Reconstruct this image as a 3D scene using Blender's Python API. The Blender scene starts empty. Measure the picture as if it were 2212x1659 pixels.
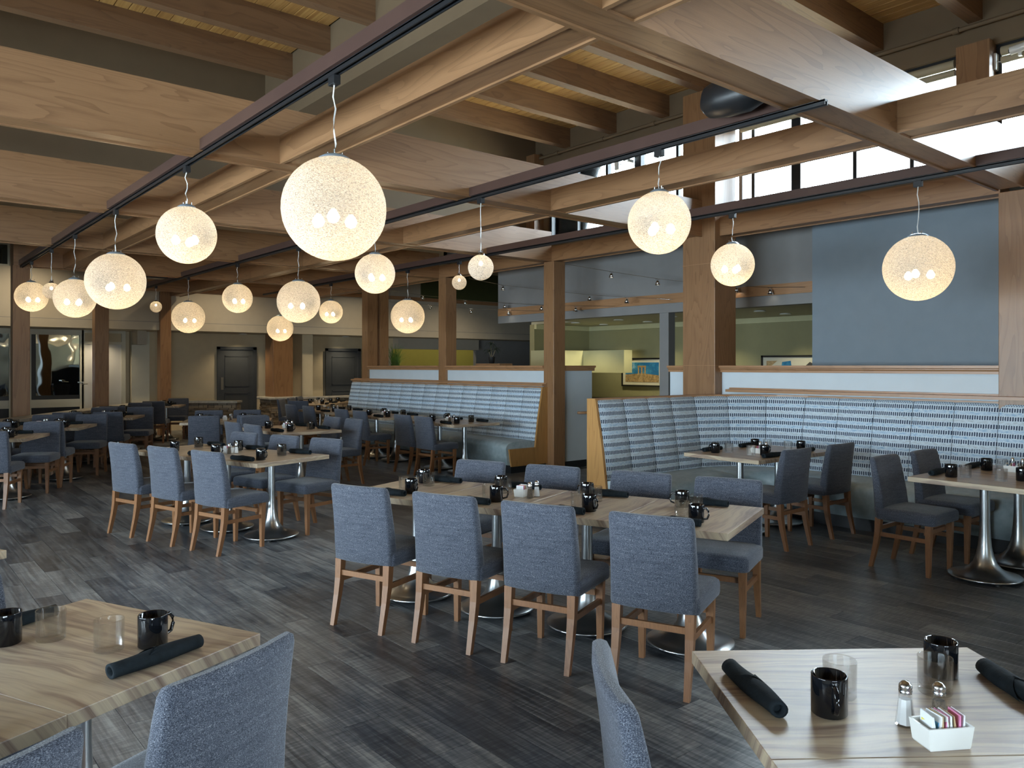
import bpy, bmesh, math, random
from mathutils import Vector, Matrix
random.seed(7)
PI = math.pi
sc = bpy.context.scene
col = sc.collection
R = math.radians

# ------------------------------------------------------------------ camera, world, daylight, exposure
cam = bpy.data.cameras.new('camera'); cam_o = bpy.data.objects.new('camera', cam); col.objects.link(cam_o)
cam.sensor_width = 36.0; cam.sensor_fit = 'HORIZONTAL'; cam.lens = 36.0 * 1687 / 2212
cam.shift_y = -39.5 / 2212; cam.clip_start = 0.05
cam_o.location = (0, 0, 1.6); cam_o.rotation_euler = (PI / 2, 0, R(50.2 - 90))
sc.camera = cam_o
sc.view_settings.view_transform = 'Standard'; sc.view_settings.look = 'None'
sc.view_settings.exposure = 0.34; sc.view_settings.gamma = 1.0; sc.view_settings.use_curve_mapping = False
try:
    sc.cycles.max_bounces = 7; sc.cycles.diffuse_bounces = 4; sc.cycles.glossy_bounces = 3
    sc.cycles.transmission_bounces = 6; sc.cycles.transparent_max_bounces = 10
    sc.cycles.caustics_reflective = False; sc.cycles.caustics_refractive = False
    sc.cycles.sample_clamp_indirect = 4.0; sc.cycles.use_denoising = True
except Exception: pass
w = bpy.data.worlds.new('overcast_sky'); sc.world = w; w.use_nodes = True
bg = w.node_tree.nodes['Background']; bg.inputs[0].default_value = (0.74, 0.88, 1.0, 1); bg.inputs[1].default_value = 27.0

def portal(loc, rot, sx, sy):
    l = bpy.data.lights.new('daylight_portal', 'AREA'); l.shape = 'RECTANGLE'; l.size = sx; l.size_y = sy
    l.cycles.is_portal = True
    o = bpy.data.objects.new('daylight_portal', l); col.objects.link(o); o.location = loc; o.rotation_euler = rot
portal((8.62, 2.7, 4.16), (0, R(90), 0), 1.1, 13.2)          # clerestory over the pony wall
portal((-3.95, 5.0, 1.55), (0, R(-90), 0), 1.5, 8.8)         # window wall at X = -4
portal((-1.6, -4.45, 1.55), (R(90), 0, 0), 4.0, 1.5)          # window wall at Y = -4.5

# ------------------------------------------------------------------ node / material helpers
def NT(name):
    m = bpy.data.materials.new(name); m.use_nodes = True
    nt = m.node_tree; nt.nodes.clear()
    out = nt.nodes.new('ShaderNodeOutputMaterial')
    return m, nt, out
def nd(nt, t, **kw):
    n = nt.nodes.new('ShaderNode' + t)
    for k, v in kw.items():
        if isinstance(k, str) and hasattr(n, k): setattr(n, k, v)
    return n
def setin(n, **kw):
    for k, v in kw.items(): n.inputs[k.replace('_', ' ')].default_value = v
    return n
def principled(nt, out, col=(.5,.5,.5), rough=.5, metal=0, spec=.5):
    p = nd(nt, 'BsdfPrincipled'); p.inputs['Base Color'].default_value = (*col, 1)
    p.inputs['Roughness'].default_value = rough; p.inputs['Metallic'].default_value = metal
    p.inputs['Specular IOR Level'].default_value = spec
    nt.links.new(p.outputs[0], out.inputs[0]); return p
def ramp(nt, fac, stops):
    r = nd(nt, 'ValToRGB'); e = r.color_ramp.elements
    while len(e) < len(stops): e.new(.5)
    for i, (p, c) in enumerate(stops):
        e[i].position = p; e[i].color = (*c, 1) if len(c) == 3 else c
    nt.links.new(fac, r.inputs[0]); return r
def math_(nt, op, a, b=None, clamp=False):
    m = nd(nt, 'Math', operation=op, use_clamp=clamp)
    for i, x in enumerate((a, b)):
        if x is None: continue
        if isinstance(x, (int, float)): m.inputs[i].default_value = x
        else: nt.links.new(x, m.inputs[i])
    return m.outputs[0]
def mix(nt, fac, a, b, mode='MIX'):
    m = nd(nt, 'Mix', data_type='RGBA', blend_type=mode)
    for i, x in ((0, fac), (6, a), (7, b)):
        if isinstance(x, (int, float)): m.inputs[i].default_value = x
        elif isinstance(x, tuple): m.inputs[i].default_value = (*x, 1)
        else: nt.links.new(x, m.inputs[i])
    return m.outputs[2]
def noise(nt, vec, scale, detail=2, rough=.5, dist=0):
    n = nd(nt, 'TexNoise'); setin(n, Scale=scale, Detail=detail, Roughness=rough, Distortion=dist)
    if vec is not None: nt.links.new(vec, n.inputs['Vector'])
    return n.outputs['Fac']
def bump(nt, p, h, strength=.2, dist=.01):
    b = nd(nt, 'Bump'); setin(b, Strength=strength, Distance=dist); nt.links.new(h, b.inputs['Height'])
    nt.links.new(b.outputs[0], p.inputs['Normal'])
def combine(nt, x, y, z):
    c = nd(nt, 'CombineXYZ')
    for i, v in enumerate((x, y, z)):
        if isinstance(v, (int, float)): c.inputs[i].default_value = v
        else: nt.links.new(v, c.inputs[i])
    return c.outputs[0]
def plain(name, c, rough=.6, metal=0, spec=.5, mottled=.06, scale=6, bumps=0):
    m, nt, out = NT(name); p = principled(nt, out, c, rough, metal, spec)
    tc = nd(nt, 'TexCoord'); f = noise(nt, tc.outputs['Object'], scale, 3)
    r = ramp(nt, f, [(.3, tuple(x * (1 - mottled) for x in c)), (.7, tuple(min(1, x * (1 + mottled)) for x in c))])
    nt.links.new(r.outputs[0], p.inputs['Base Color'])
    if bumps: bump(nt, p, noise(nt, tc.outputs['Object'], 180, 2), bumps, .002)
    return m
def oak(name, axis, light=(.285,.150,.068), dark=(.145,.068,.027), rough=.38, scale=1.0):
    m, nt, out = NT(name); p = principled(nt, out, light, rough)
    tc = nd(nt, 'TexCoord'); s = nd(nt, 'SeparateXYZ'); nt.links.new(tc.outputs['Object'], s.inputs[0])
    oi = nd(nt, 'ObjectInfo'); off = math_(nt, 'MULTIPLY', oi.outputs['Random'], 40.0)
    ix = 'XYZ'.index(axis); a = s.outputs[ix]; b, c = [s.outputs[i] for i in range(3) if i != ix]
    g = math_(nt, 'ADD', b, math_(nt, 'MULTIPLY', c, 1.0))
    v1 = combine(nt, math_(nt, 'MULTIPLY', a, .55 * scale), math_(nt, 'MULTIPLY', g, 5.0 * scale), off)
    n1 = noise(nt, v1, 1.0, 2, .5, .35)
    bands = math_(nt, 'FRACT', math_(nt, 'MULTIPLY', n1, 11.0))
    band = math_(nt, 'POWER', bands, 3.0)
    v2 = combine(nt, math_(nt, 'MULTIPLY', a, 9.0), math_(nt, 'MULTIPLY', g, 260.0), off)
    n2 = noise(nt, v2, 1.0, 3, .6)
    v3 = combine(nt, math_(nt, 'MULTIPLY', a, .9), math_(nt, 'MULTIPLY', g, 3.0), off)
    n3 = noise(nt, v3, 1.0, 2)
    f = math_(nt, 'ADD', math_(nt, 'MULTIPLY', band, .62), math_(nt, 'MULTIPLY', math_(nt, 'SUBTRACT', n2, .42), .85), True)
    cA = mix(nt, f, light, dark)
    cB = mix(nt, math_(nt, 'MULTIPLY', n3, .35), cA, tuple(x * .78 for x in light))
    tint = mix(nt, math_(nt, 'MULTIPLY', oi.outputs['Random'], .14), cB, (.42, .24, .13))
    nt.links.new(tint, p.inputs['Base Color']); bump(nt, p, n2, .06, .002)
    return m

OAKX, OAKY, OAKZ = oak('oak_grain_x', 'X'), oak('oak_grain_y', 'Y'), oak('oak_grain_z', 'Z')
TRIMY = oak('oak_trim_y', 'Y', (.40,.215,.105), (.26,.13,.055), .35)
TRIMX = oak('oak_trim_x', 'X', (.40,.215,.105), (.26,.13,.055), .35)
RAFT = oak('rafter_wood', 'X', (.23,.125,.06), (.12,.06,.03), .6)
HONEY = oak('honey_oak_panel', 'Z', (.46,.24,.075), (.30,.14,.04), .4)
LEGW = oak('walnut_leg_wood', 'Z', (.235,.105,.042), (.15,.062,.025), .4, 4.0)

def deck_mat():
    m, nt, out = NT('pine_deck_board'); p = principled(nt, out, (.5,.3,.1), .55)
    tc = nd(nt, 'TexCoord'); s = nd(nt, 'SeparateXYZ'); nt.links.new(tc.outputs['Object'], s.inputs[0])
    oi = nd(nt, 'ObjectInfo')
    v = combine(nt, math_(nt, 'MULTIPLY', s.outputs[0], 40), math_(nt, 'MULTIPLY', s.outputs[1], 1.6), math_(nt, 'MULTIPLY', oi.outputs['Random'], 30))
    n = noise(nt, v, 1.0, 3)
    r = ramp(nt, n, [(.25, (.36,.17,.045)), (.55, (.58,.33,.10)), (.8, (.66,.42,.16))])
    kn = nd(nt, 'TexVoronoi'); setin(kn, Scale=1.0)
    nt.links.new(combine(nt, math_(nt, 'MULTIPLY', s.outputs[0], 9), math_(nt, 'MULTIPLY', s.outputs[1], 2.6), math_(nt, 'MULTIPLY', oi.outputs['Random'], 50)), kn.inputs['Vector'])
    k = ramp(nt, kn.outputs['Distance'], [(.06, (.25,.25,.25)), (.12, (1,1,1))])
    c = mix(nt, 1.0, r.outputs[0], k.outputs[0], 'MULTIPLY')
    c2 = mix(nt, math_(nt, 'MULTIPLY', oi.outputs['Random'], .45), c, (.30,.14,.045))
    nt.links.new(c2, p.inputs['Base Color']); return m
DECK = deck_mat()

PLANK_W, PLANK_L = .182, 1.22
def floor_mat():
    m, nt, out = NT('dark_vinyl_plank'); p = principled(nt, out, (.06,.06,.065), .34, 0, .5)
    g = nd(nt, 'NewGeometry'); s = nd(nt, 'SeparateXYZ'); nt.links.new(g.outputs['Position'], s.inputs[0])
    x, y = s.outputs[0], s.outputs[1]
    ix = math_(nt, 'FLOOR', math_(nt, 'DIVIDE', x, PLANK_W))
    off = math_(nt, 'FRACT', math_(nt, 'MULTIPLY', ix, .3819))
    iy = math_(nt, 'FLOOR', math_(nt, 'ADD', math_(nt, 'DIVIDE', y, PLANK_L), off))
    wn = nd(nt, 'TexWhiteNoise', noise_dimensions='2D'); nt.links.new(combine(nt, ix, iy, 0), wn.inputs['Vector'])
    rnd = wn.outputs['Value']
    sh = math_(nt, 'MULTIPLY', rnd, 60)
    grain = noise(nt, combine(nt, math_(nt, 'MULTIPLY', x, 55), math_(nt, 'MULTIPLY', y, 2.2), sh), 1.0, 4, .65)
    saw = noise(nt, combine(nt, math_(nt, 'MULTIPLY', x, 9), math_(nt, 'MULTIPLY', y, 90), sh), 1.0, 2, .6)
    blot = noise(nt, combine(nt, math_(nt, 'MULTIPLY', x, 5), math_(nt, 'MULTIPLY', y, 1.7), sh), 1.0, 3, .6)
    a = math_(nt, 'ADD', math_(nt, 'MULTIPLY', grain, .58), math_(nt, 'MULTIPLY', saw, .30))
    a = math_(nt, 'ADD', a, math_(nt, 'MULTIPLY', blot, .40))
    a = math_(nt, 'ADD', a, math_(nt, 'MULTIPLY', math_(nt, 'SUBTRACT', rnd, .5), .15))
    r = ramp(nt, a, [(.42, (.016,.019,.025)), (.55, (.050,.055,.064)), (.68, (.132,.136,.140)), (.82, (.28,.28,.27))])
    nt.links.new(r.outputs[0], p.inputs['Base Color'])
    nt.links.new(math_(nt, 'ADD', math_(nt, 'MULTIPLY', grain, .22), .24), p.inputs['Roughness'])
    bump(nt, p, a, .10, .002); return m
FLOORM = floor_mat()
SUBFLOOR = plain('floor_joint', (.10,.105,.11), .7)

def tweed():
    m, nt, out = NT('blue_grey_tweed'); p = principled(nt, out, (.15,.17,.22), .9, 0, .2)
    tc = nd(nt, 'TexCoord'); s = nd(nt, 'SeparateXYZ'); nt.links.new(tc.outputs['Object'], s.inputs[0])
    v = combine(nt, math_(nt, 'MULTIPLY', s.outputs[0], 290), math_(nt, 'MULTIPLY', s.outputs[1], 300), math_(nt, 'MULTIPLY', s.outputs[2], 520))
    n = noise(nt, v, 1.0, 2, .7)
    v2 = combine(nt, math_(nt, 'MULTIPLY', s.outputs[0], 9), math_(nt, 'MULTIPLY', s.outputs[1], 9), math_(nt, 'MULTIPLY', s.outputs[2], 120))
    n2 = noise(nt, v2, 1.0, 2)
    f = math_(nt, 'ADD', math_(nt, 'MULTIPLY', n, .88), math_(nt, 'MULTIPLY', n2, .13))
    r = ramp(nt, f, [(.37, (.013,.016,.026)), (.50, (.054,.062,.086)), (.63, (.150,.162,.195)), (.76, (.46,.45,.44))])
    nt.links.new(r.outputs[0], p.inputs['Base Color']); bump(nt, p, n, .35, .002)
    try:
        p.inputs['Sheen Weight'].default_value = .25; p.inputs['Sheen Roughness'].default_value = .5
    except Exception: pass
    return m
TWEED = tweed()
NIGHT = plain('charcoal_fabric', (.05,.047,.06), .9)

def laminate():
    m, nt, out = NT('pale_streaked_laminate'); p = principled(nt, out, (.6,.5,.38), .32)
    tc = nd(nt, 'TexCoord'); s = nd(nt, 'SeparateXYZ'); nt.links.new(tc.outputs['Object'], s.inputs[0])
    oi = nd(nt, 'ObjectInfo'); off = math_(nt, 'MULTIPLY', oi.outputs['Random'], 35)
    g = math_(nt, 'ADD', s.outputs[0], math_(nt, 'MULTIPLY', s.outputs[2], .6))
    warp = noise(nt, combine(nt, math_(nt, 'MULTIPLY', g, 4), math_(nt, 'MULTIPLY', s.outputs[1], 1.6), off), 1.0, 2)
    gw = math_(nt, 'ADD', g, math_(nt, 'MULTIPLY', warp, .16))
    n = noise(nt, combine(nt, math_(nt, 'MULTIPLY', gw, 34), math_(nt, 'MULTIPLY', s.outputs[1], 1.7), off), 1.0, 4, .62)
    r = ramp(nt, n, [(.30, (.19,.125,.090)), (.43, (.34,.25,.185)), (.55, (.49,.39,.27)), (.75, (.58,.47,.32))])
    nt.links.new(r.outputs[0], p.inputs['Base Color']); return m
LAMI = laminate()

def steel(name='brushed_steel', c=(.55,.57,.58), rough=.28):
    m, nt, out = NT(name); p = principled(nt, out, c, rough, 1.0)
    tc = nd(nt, 'TexCoord'); s = nd(nt, 'SeparateXYZ'); nt.links.new(tc.outputs['Object'], s.inputs[0])
    n = noise(nt, combine(nt, math_(nt, 'MULTIPLY', s.outputs[0], 6), math_(nt, 'MULTIPLY', s.outputs[1], 6), math_(nt, 'MULTIPLY', s.outputs[2], 140)), 1.0, 2)
    nt.links.new(math_(nt, 'ADD', math_(nt, 'MULTIPLY', n, .01), rough), p.inputs['Roughness']); return m
STEEL = steel(); CHROME = steel('polished_metal', (.75,.77,.8), .15); NICKEL = steel('satin_nickel', (.5,.48,.44), .35)
BLACKM = plain('black_metal', (.012,.013,.015), .4)
CAPM = plain('blue_grey_cap_metal', (.42,.55,.68), .3, .6)
BROWNM = plain('brown_painted_steel', (.075,.042,.034), .3)
MUGM = plain('black_glaze', (.004,.0045,.006), .05, 0, .6)
NAPM = plain('black_napkin_cloth', (.010,.015,.019), .85, 0, .2, .3, 30, .3)
CERAM = plain('white_ceramic', (.80,.80,.77), .2)
RUBBER = plain('black_rubber', (.01,.01,.01), .6)

def vinyl():
    m, nt, out = NT('pale_blue_grey_vinyl'); p = principled(nt, out, (.36,.44,.46), .42)
    tc = nd(nt, 'TexCoord'); n = noise(nt, tc.outputs['Object'], 14, 4, .6); n2 = noise(nt, tc.outputs['Object'], 60, 3)
    r = ramp(nt, n, [(.3, (.30,.375,.40)), (.7, (.43,.51,.53))]); nt.links.new(r.outputs[0], p.inputs['Base Color'])
    bump(nt, p, n2, .12, .002); return m
VINYL = vinyl()

def weave():
    m, nt, out = NT('woven_blue_pattern'); p = principled(nt, out, (.5,.6,.7), .85, 0, .2)
    uv = nd(nt, 'UVMap'); s = nd(nt, 'SeparateXYZ'); nt.links.new(uv.outputs[0], s.inputs[0])
    u, v = s.outputs[0], s.outputs[1]
    wob = math_(nt, 'MULTIPLY', math_(nt, 'SUBTRACT', noise(nt, combine(nt, math_(nt, 'MULTIPLY', u, 40), math_(nt, 'MULTIPLY', v, 40), 0), 1.0, 1), .5), .012)
    row = math_(nt, 'DIVIDE', math_(nt, 'ADD', v, wob), .078)
    ri = math_(nt, 'FLOOR', row); f = math_(nt, 'FRACT', row)
    rr = nd(nt, 'TexWhiteNoise', noise_dimensions='1D'); nt.links.new(ri, rr.inputs['W'])
    # navy dashes
    tri = math_(nt, 'ABSOLUTE', math_(nt, 'SUBTRACT', math_(nt, 'FRACT', math_(nt, 'ADD', math_(nt, 'DIVIDE', u, .021), rr.outputs['Value'])), .5))
    jit = noise(nt, combine(nt, math_(nt, 'MULTIPLY', u, 60), ri, 0), 1.0, 1)
    half = math_(nt, 'ADD', .13, math_(nt, 'MULTIPLY', jit, .22))
    dv = math_(nt, 'LESS_THAN', math_(nt, 'ABSOLUTE', math_(nt, 'SUBTRACT', f, .27)), half)
    dash = math_(nt, 'MULTIPLY', dv, math_(nt, 'LESS_THAN', tri, .31))
    # blue smudges
    sm = noise(nt, combine(nt, math_(nt, 'MULTIPLY', u, 26), math_(nt, 'MULTIPLY', v, 70), 3), 1.0, 2)
    sb = math_(nt, 'MULTIPLY', math_(nt, 'LESS_THAN', math_(nt, 'ABSOLUTE', math_(nt, 'SUBTRACT', f, .78)), .17), math_(nt, 'MULTIPLY', math_(nt, 'SUBTRACT', sm, .34), 1.7, True))
    loops = math_(nt, 'LESS_THAN', math_(nt, 'ABSOLUTE', math_(nt, 'SUBTRACT', math_(nt, 'FRACT', math_(nt, 'DIVIDE', u, .0105)), .5)), .2)
    base = mix(nt, math_(nt, 'MULTIPLY', loops, .35), (.60,.70,.78), (.40,.47,.54))
    gsel = math_(nt, 'GREATER_THAN', rr.outputs['Value'], .62)
    blue = mix(nt, gsel, (.10,.29,.53), (.36,.39,.42))
    c = mix(nt, sb, base, blue); c = mix(nt, math_(nt, 'MULTIPLY', dash, .93), c, (.016,.032,.072))
    nt.links.new(c, p.inputs['Base Color']); return m
WEAVE = weave()

PONY = plain('pale_blue_white_paint', (.58,.65,.70), .6, mottled=.02)
WHITEP = plain('white_paint', (.72,.71,.68), .6, mottled=.02)
BLUEGREY = plain('blue_grey_paint', (.19,.235,.275), .7, mottled=.03)
GREYP = plain('warm_grey_paint', (.24,.235,.23), .7, mottled=.03)
FASCIA = plain('greige_paint', (.48,.43,.345), .7, mottled=.03)
BEIGE = plain('beige_paint', (.62,.52,.35), .7, mottled=.03)
CREAM = plain('cream_paint', (.66,.63,.52), .6, mottled=.02)
OLIVE = plain('olive_paint', (.30,.28,.15), .7, mottled=.03)
PALEOLIVE = plain('pale_olive_paint', (.55,.53,.32), .7, mottled=.02)
LIME = plain('lime_paint', (.24,.235,.05), .7, mottled=.03)
UPPER = plain('taupe_paint', (.165,.113,.063), .75, mottled=.03)
DOORG = plain('slate_door_paint', (.062,.068,.075), .38)
NAVY = plain('navy_edge', (.01,.02,.06), .6)
DARK = plain('dark_base', (.012,.014,.017), .5)
ACT = plain('acoustic_tile', (.45,.44,.33), .8)
DARKFRAME = plain('black_frame', (.012,.011,.010), .4)
BLIND = plain('roller_blind', (.42,.36,.24), .7)
STONEC = plain('limestone_cap', (.42,.39,.34), .8, mottled=.2, scale=12, bumps=.5)

def stone_mat():
    m, nt, out = NT('stacked_ledge_stone'); p = principled(nt, out, (.3,.24,.17), .85)
    g = nd(nt, 'NewGeometry'); tc = nd(nt, 'TexCoord')
    r = ramp(nt, g.outputs['Random Per Island'], [(0, (.17,.125,.085)), (.4, (.31,.24,.165)), (.75, (.42,.35,.26)), (1, (.24,.21,.18))])
    n = noise(nt, tc.outputs['Object'], 25, 4, .6)
    c = mix(nt, math_(nt, 'MULTIPLY', n, .6), r.outputs[0], (.12,.095,.07)); nt.links.new(c, p.inputs['Base Color'])
    bump(nt, p, n, .6, .01); return m
STONE = stone_mat()

def glass_mat(name, tint=(1,1,1), rough=0.0):
    m, nt, out = NT(name); g = nd(nt, 'BsdfGlass'); g.inputs['Color'].default_value = (*tint, 1); g.inputs['Roughness'].default_value = rough
    g.inputs['IOR'].default_value = 1.45
    t = nd(nt, 'BsdfTransparent'); mx = nd(nt, 'MixShader'); mx.inputs[0].default_value = .78
    nt.links.new(g.outputs[0], mx.inputs[1]); nt.links.new(t.outputs[0], mx.inputs[2])
    n = nd(nt, 'TexNoise'); setin(n, Scale=3.0)
    b = nd(nt, 'Bump'); setin(b, Strength=.01); nt.links.new(n.outputs[0], b.inputs['Height']); nt.links.new(b.outputs[0], g.inputs['Normal'])
    nt.links.new(mx.outputs[0], out.inputs[0]); return m
GLASS = glass_mat('clear_glass', (.97,.99,.98))
def pane_mat():
    m, nt, out = NT('window_glass'); t = nd(nt, 'BsdfTransparent'); g = nd(nt, 'BsdfGlossy'); g.inputs['Roughness'].default_value = .02
    n = nd(nt, 'TexNoise'); setin(n, Scale=1.5); r = ramp(nt, n.outputs[0], [(0, (.93,.96,.96)), (1, (.97,.98,.98))]); nt.links.new(r.outputs[0], t.inputs[0])
    f = nd(nt, 'Fresnel'); f.inputs[0].default_value = 1.4; mx = nd(nt, 'MixShader')
    nt.links.new(f.outputs[0], mx.inputs[0]); nt.links.new(t.outputs[0], mx.inputs[1]); nt.links.new(g.outputs[0], mx.inputs[2]); nt.links.new(mx.outputs[0], out.inputs[0]); return m
PANE = pane_mat()
def mirror_pane():
    m, nt, out = NT('reflective_film_glass'); p = principled(nt, out, (.20,.22,.22), .03, 1.0)
    tc = nd(nt, 'TexCoord'); n = noise(nt, tc.outputs['Object'], 1.6, 1); bump(nt, p, n, .05, .25); return m
MIRROR = mirror_pane()
def shade_mat():
    m, nt, out = NT('spun_acrylic_shade')
    tc = nd(nt, 'TexCoord')
    s = nd(nt, 'SeparateXYZ'); nt.links.new(tc.outputs['Generated'], s.inputs[0])
    v = nd(nt, 'Mapping'); v.inputs['Scale'].default_value = (1, 1, 2.2); nt.links.new(tc.outputs['Object'], v.inputs[0])
    vo = nd(nt, 'TexVoronoi', feature='F1'); setin(vo, Scale=110.0); nt.links.new(v.outputs[0], vo.inputs['Vector'])
    n = noise(nt, v.outputs[0], 60, 2)
    hole = ramp(nt, math_(nt, 'ADD', math_(nt, 'MULTIPLY', vo.outputs['Distance'], .8), math_(nt, 'MULTIPLY', n, .55)), [(.30, (0,0,0)), (.95, (1,1,1))])
    d = nd(nt, 'BsdfDiffuse'); d.inputs[0].default_value = (.85,.86,.86,1)
    t = nd(nt, 'BsdfTranslucent'); t.inputs[0].default_value = (.95,.90,.80,1)
    g = nd(nt, 'BsdfGlossy'); g.inputs['Roughness'].default_value = .25
    b = nd(nt, 'Bump'); setin(b, Strength=.8, Distance=.008); nt.links.new(vo.outputs['Distance'], b.inputs['Height'])
    for x in (d, t, g): nt.links.new(b.outputs[0], x.inputs['Normal'])
    m1 = nd(nt, 'MixShader'); m1.inputs[0].default_value = .62; nt.links.new(d.outputs[0], m1.inputs[1]); nt.links.new(t.outputs[0], m1.inputs[2])
    m2 = nd(nt, 'MixShader'); m2.inputs[0].default_value = .05; nt.links.new(m1.outputs[0], m2.inputs[1]); nt.links.new(g.outputs[0], m2.inputs[2])
    tr = nd(nt, 'BsdfTransparent'); m3 = nd(nt, 'MixShader'); nt.links.new(math_(nt, 'ADD', math_(nt, 'MULTIPLY', hole.outputs[0], .70), .03), m3.inputs[0])
    nt.links.new(m2.outputs[0], m3.inputs[1]); nt.links.new(tr.outputs[0], m3.inputs[2])
    nt.links.new(m3.outputs[0], out.inputs[0]); return m
SHADE = shade_mat()
def emit(name, c, s):
    m, nt, out = NT(name); e = nd(nt, 'Emission'); e.inputs[1].default_value = s
    n = nd(nt, 'TexNoise'); setin(n, Scale=2.0); r = ramp(nt, n.outputs[0], [(0, tuple(x * .97 for x in c)), (1, c)]); nt.links.new(r.outputs[0], e.inputs[0])
    nt.links.new(e.outputs[0], out.inputs[0])
    try: m.cycles.emission_sampling = 'NONE'
    except Exception: pass
    return m
BULB = emit('lit_bulb', (1.0, .80, .50), 9.0)
DISC = emit('lit_downlight', (1.0, .93, .62), 3.0)
SPOT = emit('lit_spot_lens', (1.0, .90, .70), 6.0)

# ------------------------------------------------------------------ mesh helpers
class MB:
    def __init__(s): s.v = []; s.f = []; s.uv = None; s.sm = []
    def add(s, vs, fs, smooth=False):
        o = len(s.v); s.v += [tuple(x) for x in vs]; s.f += [tuple(i + o for i in f) for f in fs]; s.sm += [smooth] * len(fs); return s
    def box(s, x0, x1, y0, y1, z0, z1):
        return s.add([(x0,y0,z0),(x1,y0,z0),(x1,y1,z0),(x0,y1,z0),(x0,y0,z1),(x1,y0,z1),(x1,y1,z1),(x0,y1,z1)],
                     [(0,3,2,1),(4,5,6,7),(0,1,5,4),(1,2,6,5),(2,3,7,6),(3,0,4,7)])
    def bbox(s, x0, x1, y0, y1, z0, z1, b=.004):      # box with chamfered edges
        bm = bmesh.new(); bmesh.ops.create_cube(bm, size=1.0)
        for v in bm.verts: v.co = Vector(((x0+x1)/2 + v.co.x*(x1-x0), (y0+y1)/2 + v.co.y*(y1-y0), (z0+z1)/2 + v.co.z*(z1-z0)))
        bmesh.ops.bevel(bm, geom=bm.edges[:], offset=b, segments=2, affect='EDGES', profile=.5)
        bm.verts.index_update(); s.add([v.co[:] for v in bm.verts], [[v.index for v in f.verts] for f in bm.faces], False); bm.free(); return s
    def loft(s, rings, cap=True, smooth=True, closed=True):
        n = len(rings[0]); vs = [p for r in rings for p in r]; fs = []
        for i in range(len(rings) - 1):
            for j in range(n if closed else n - 1):
                a, b = i*n + j, i*n + (j+1) % n
                fs.append((a, b, b + n, a + n))
        s.add(vs, fs, smooth)
        if cap: s.add(rings[0], [tuple(range(n))[::-1]], False); s.add(rings[-1], [tuple(range(n))], False)
        return s
    def lathe(s, prof, n=24, c=(0,0), smooth=True, cap=True):
        rings = [[(c[0] + r*math.cos(2*PI*j/n), c[1] + r*math.sin(2*PI*j/n), z) for j in range(n)] for r, z in prof]
        return s.loft(rings, cap, smooth)
    def tube(s, pts, r, n=8, smooth=True, rs=None):
        rings = []; pts = [Vector(p) for p in pts]
        up = Vector((0,0,1))
        for i, p in enumerate(pts):
            t = (pts[min(i+1, len(pts)-1)] - pts[max(i-1, 0)]).normalized()
            a = t.cross(up)
            if a.length < 1e-3: a = t.cross(Vector((1,0,0)))
            a.normalize(); b = t.cross(a).normalized(); q = rs[i] if rs else r
            rings.append([tuple(p + a*q*math.cos(2*PI*j/n) + b*q*math.sin(2*PI*j/n)) for j in range(n)])
        return s.loft(rings, True, smooth)
    def prism(s, poly, a0, a1, axis='Y'):      # poly in the plane across AXIS
        def P(p, a): return {'Y': (p[0], a, p[1]), 'X': (a, p[0], p[1]), 'Z': (p[0], p[1], a)}[axis]
        n = len(poly)
        s.add([P(p, a0) for p in poly] + [P(p, a1) for p in poly], [tuple(range(n))[::-1], tuple(range(n, 2*n))] + [(i, (i+1) % n, n + (i+1) % n, n + i) for i in range(n)])
        return s
    def mesh(s, name, mat):
        me = bpy.data.meshes.new(name); me.from_pydata(s.v, [], s.f)
        bm = bmesh.new(); bm.from_mesh(me); bmesh.ops.recalc_face_normals(bm, faces=bm.faces[:]); bm.to_mesh(me); bm.free()
        me.polygons.foreach_set('use_smooth', s.sm)
        if s.uv:
            l = me.uv_layers.new(name='UVMap')
            for lp in me.loops: l.data[lp.index].uv = s.uv[lp.vertex_index]
        me.materials.append(mat); return me
    def build(s, name, mat, parent=None, center=True):
        """one mesh object; without a parent its origin goes to the middle of its base"""
        off = Vector((0,0,0))
        if center and parent is None or center == 'mid':
            xs, ys, zs = zip(*s.v); off = Vector(((min(xs)+max(xs))/2, (min(ys)+max(ys))/2, min(zs) if parent is None and center != 'mid' else (min(zs)+max(zs))/2))
            s.v = [(a - off.x, b - off.y, c - off.z) for a, b, c in s.v]
        o = bpy.data.objects.new(name, s.mesh(name, mat)); col.objects.link(o); o.location = off
        if parent is not None: o.parent = parent
        return o
def tag(o, label=None, cat=None, group=None, kind=None):
    if label: o['label'] = label
    if cat: o['category'] = cat
    if group: o['group'] = group
    if kind: o['kind'] = kind
    return o
def empty(name, loc=(0,0,0), rz=0):
    o = bpy.data.objects.new(name, None); col.objects.link(o); o.location = loc; o.rotation_euler = (0,0,rz); o.empty_display_size = .05; return o
def dup(o, parent=None):
    c = o.copy(); col.objects.link(c)
    if parent is not None: c.parent = parent
    for ch in list(o.children): dup(ch, c)
    return c
def struct(name, x0, x1, y0, y1, z0, z1, mat, parent=None, label=None):
    o = MB().box(x0, x1, y0, y1, z0, z1).build(name, mat, parent, 'mid' if parent is None else True)
    if parent is None: tag(o, label, None, None, 'structure')
    return o

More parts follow.
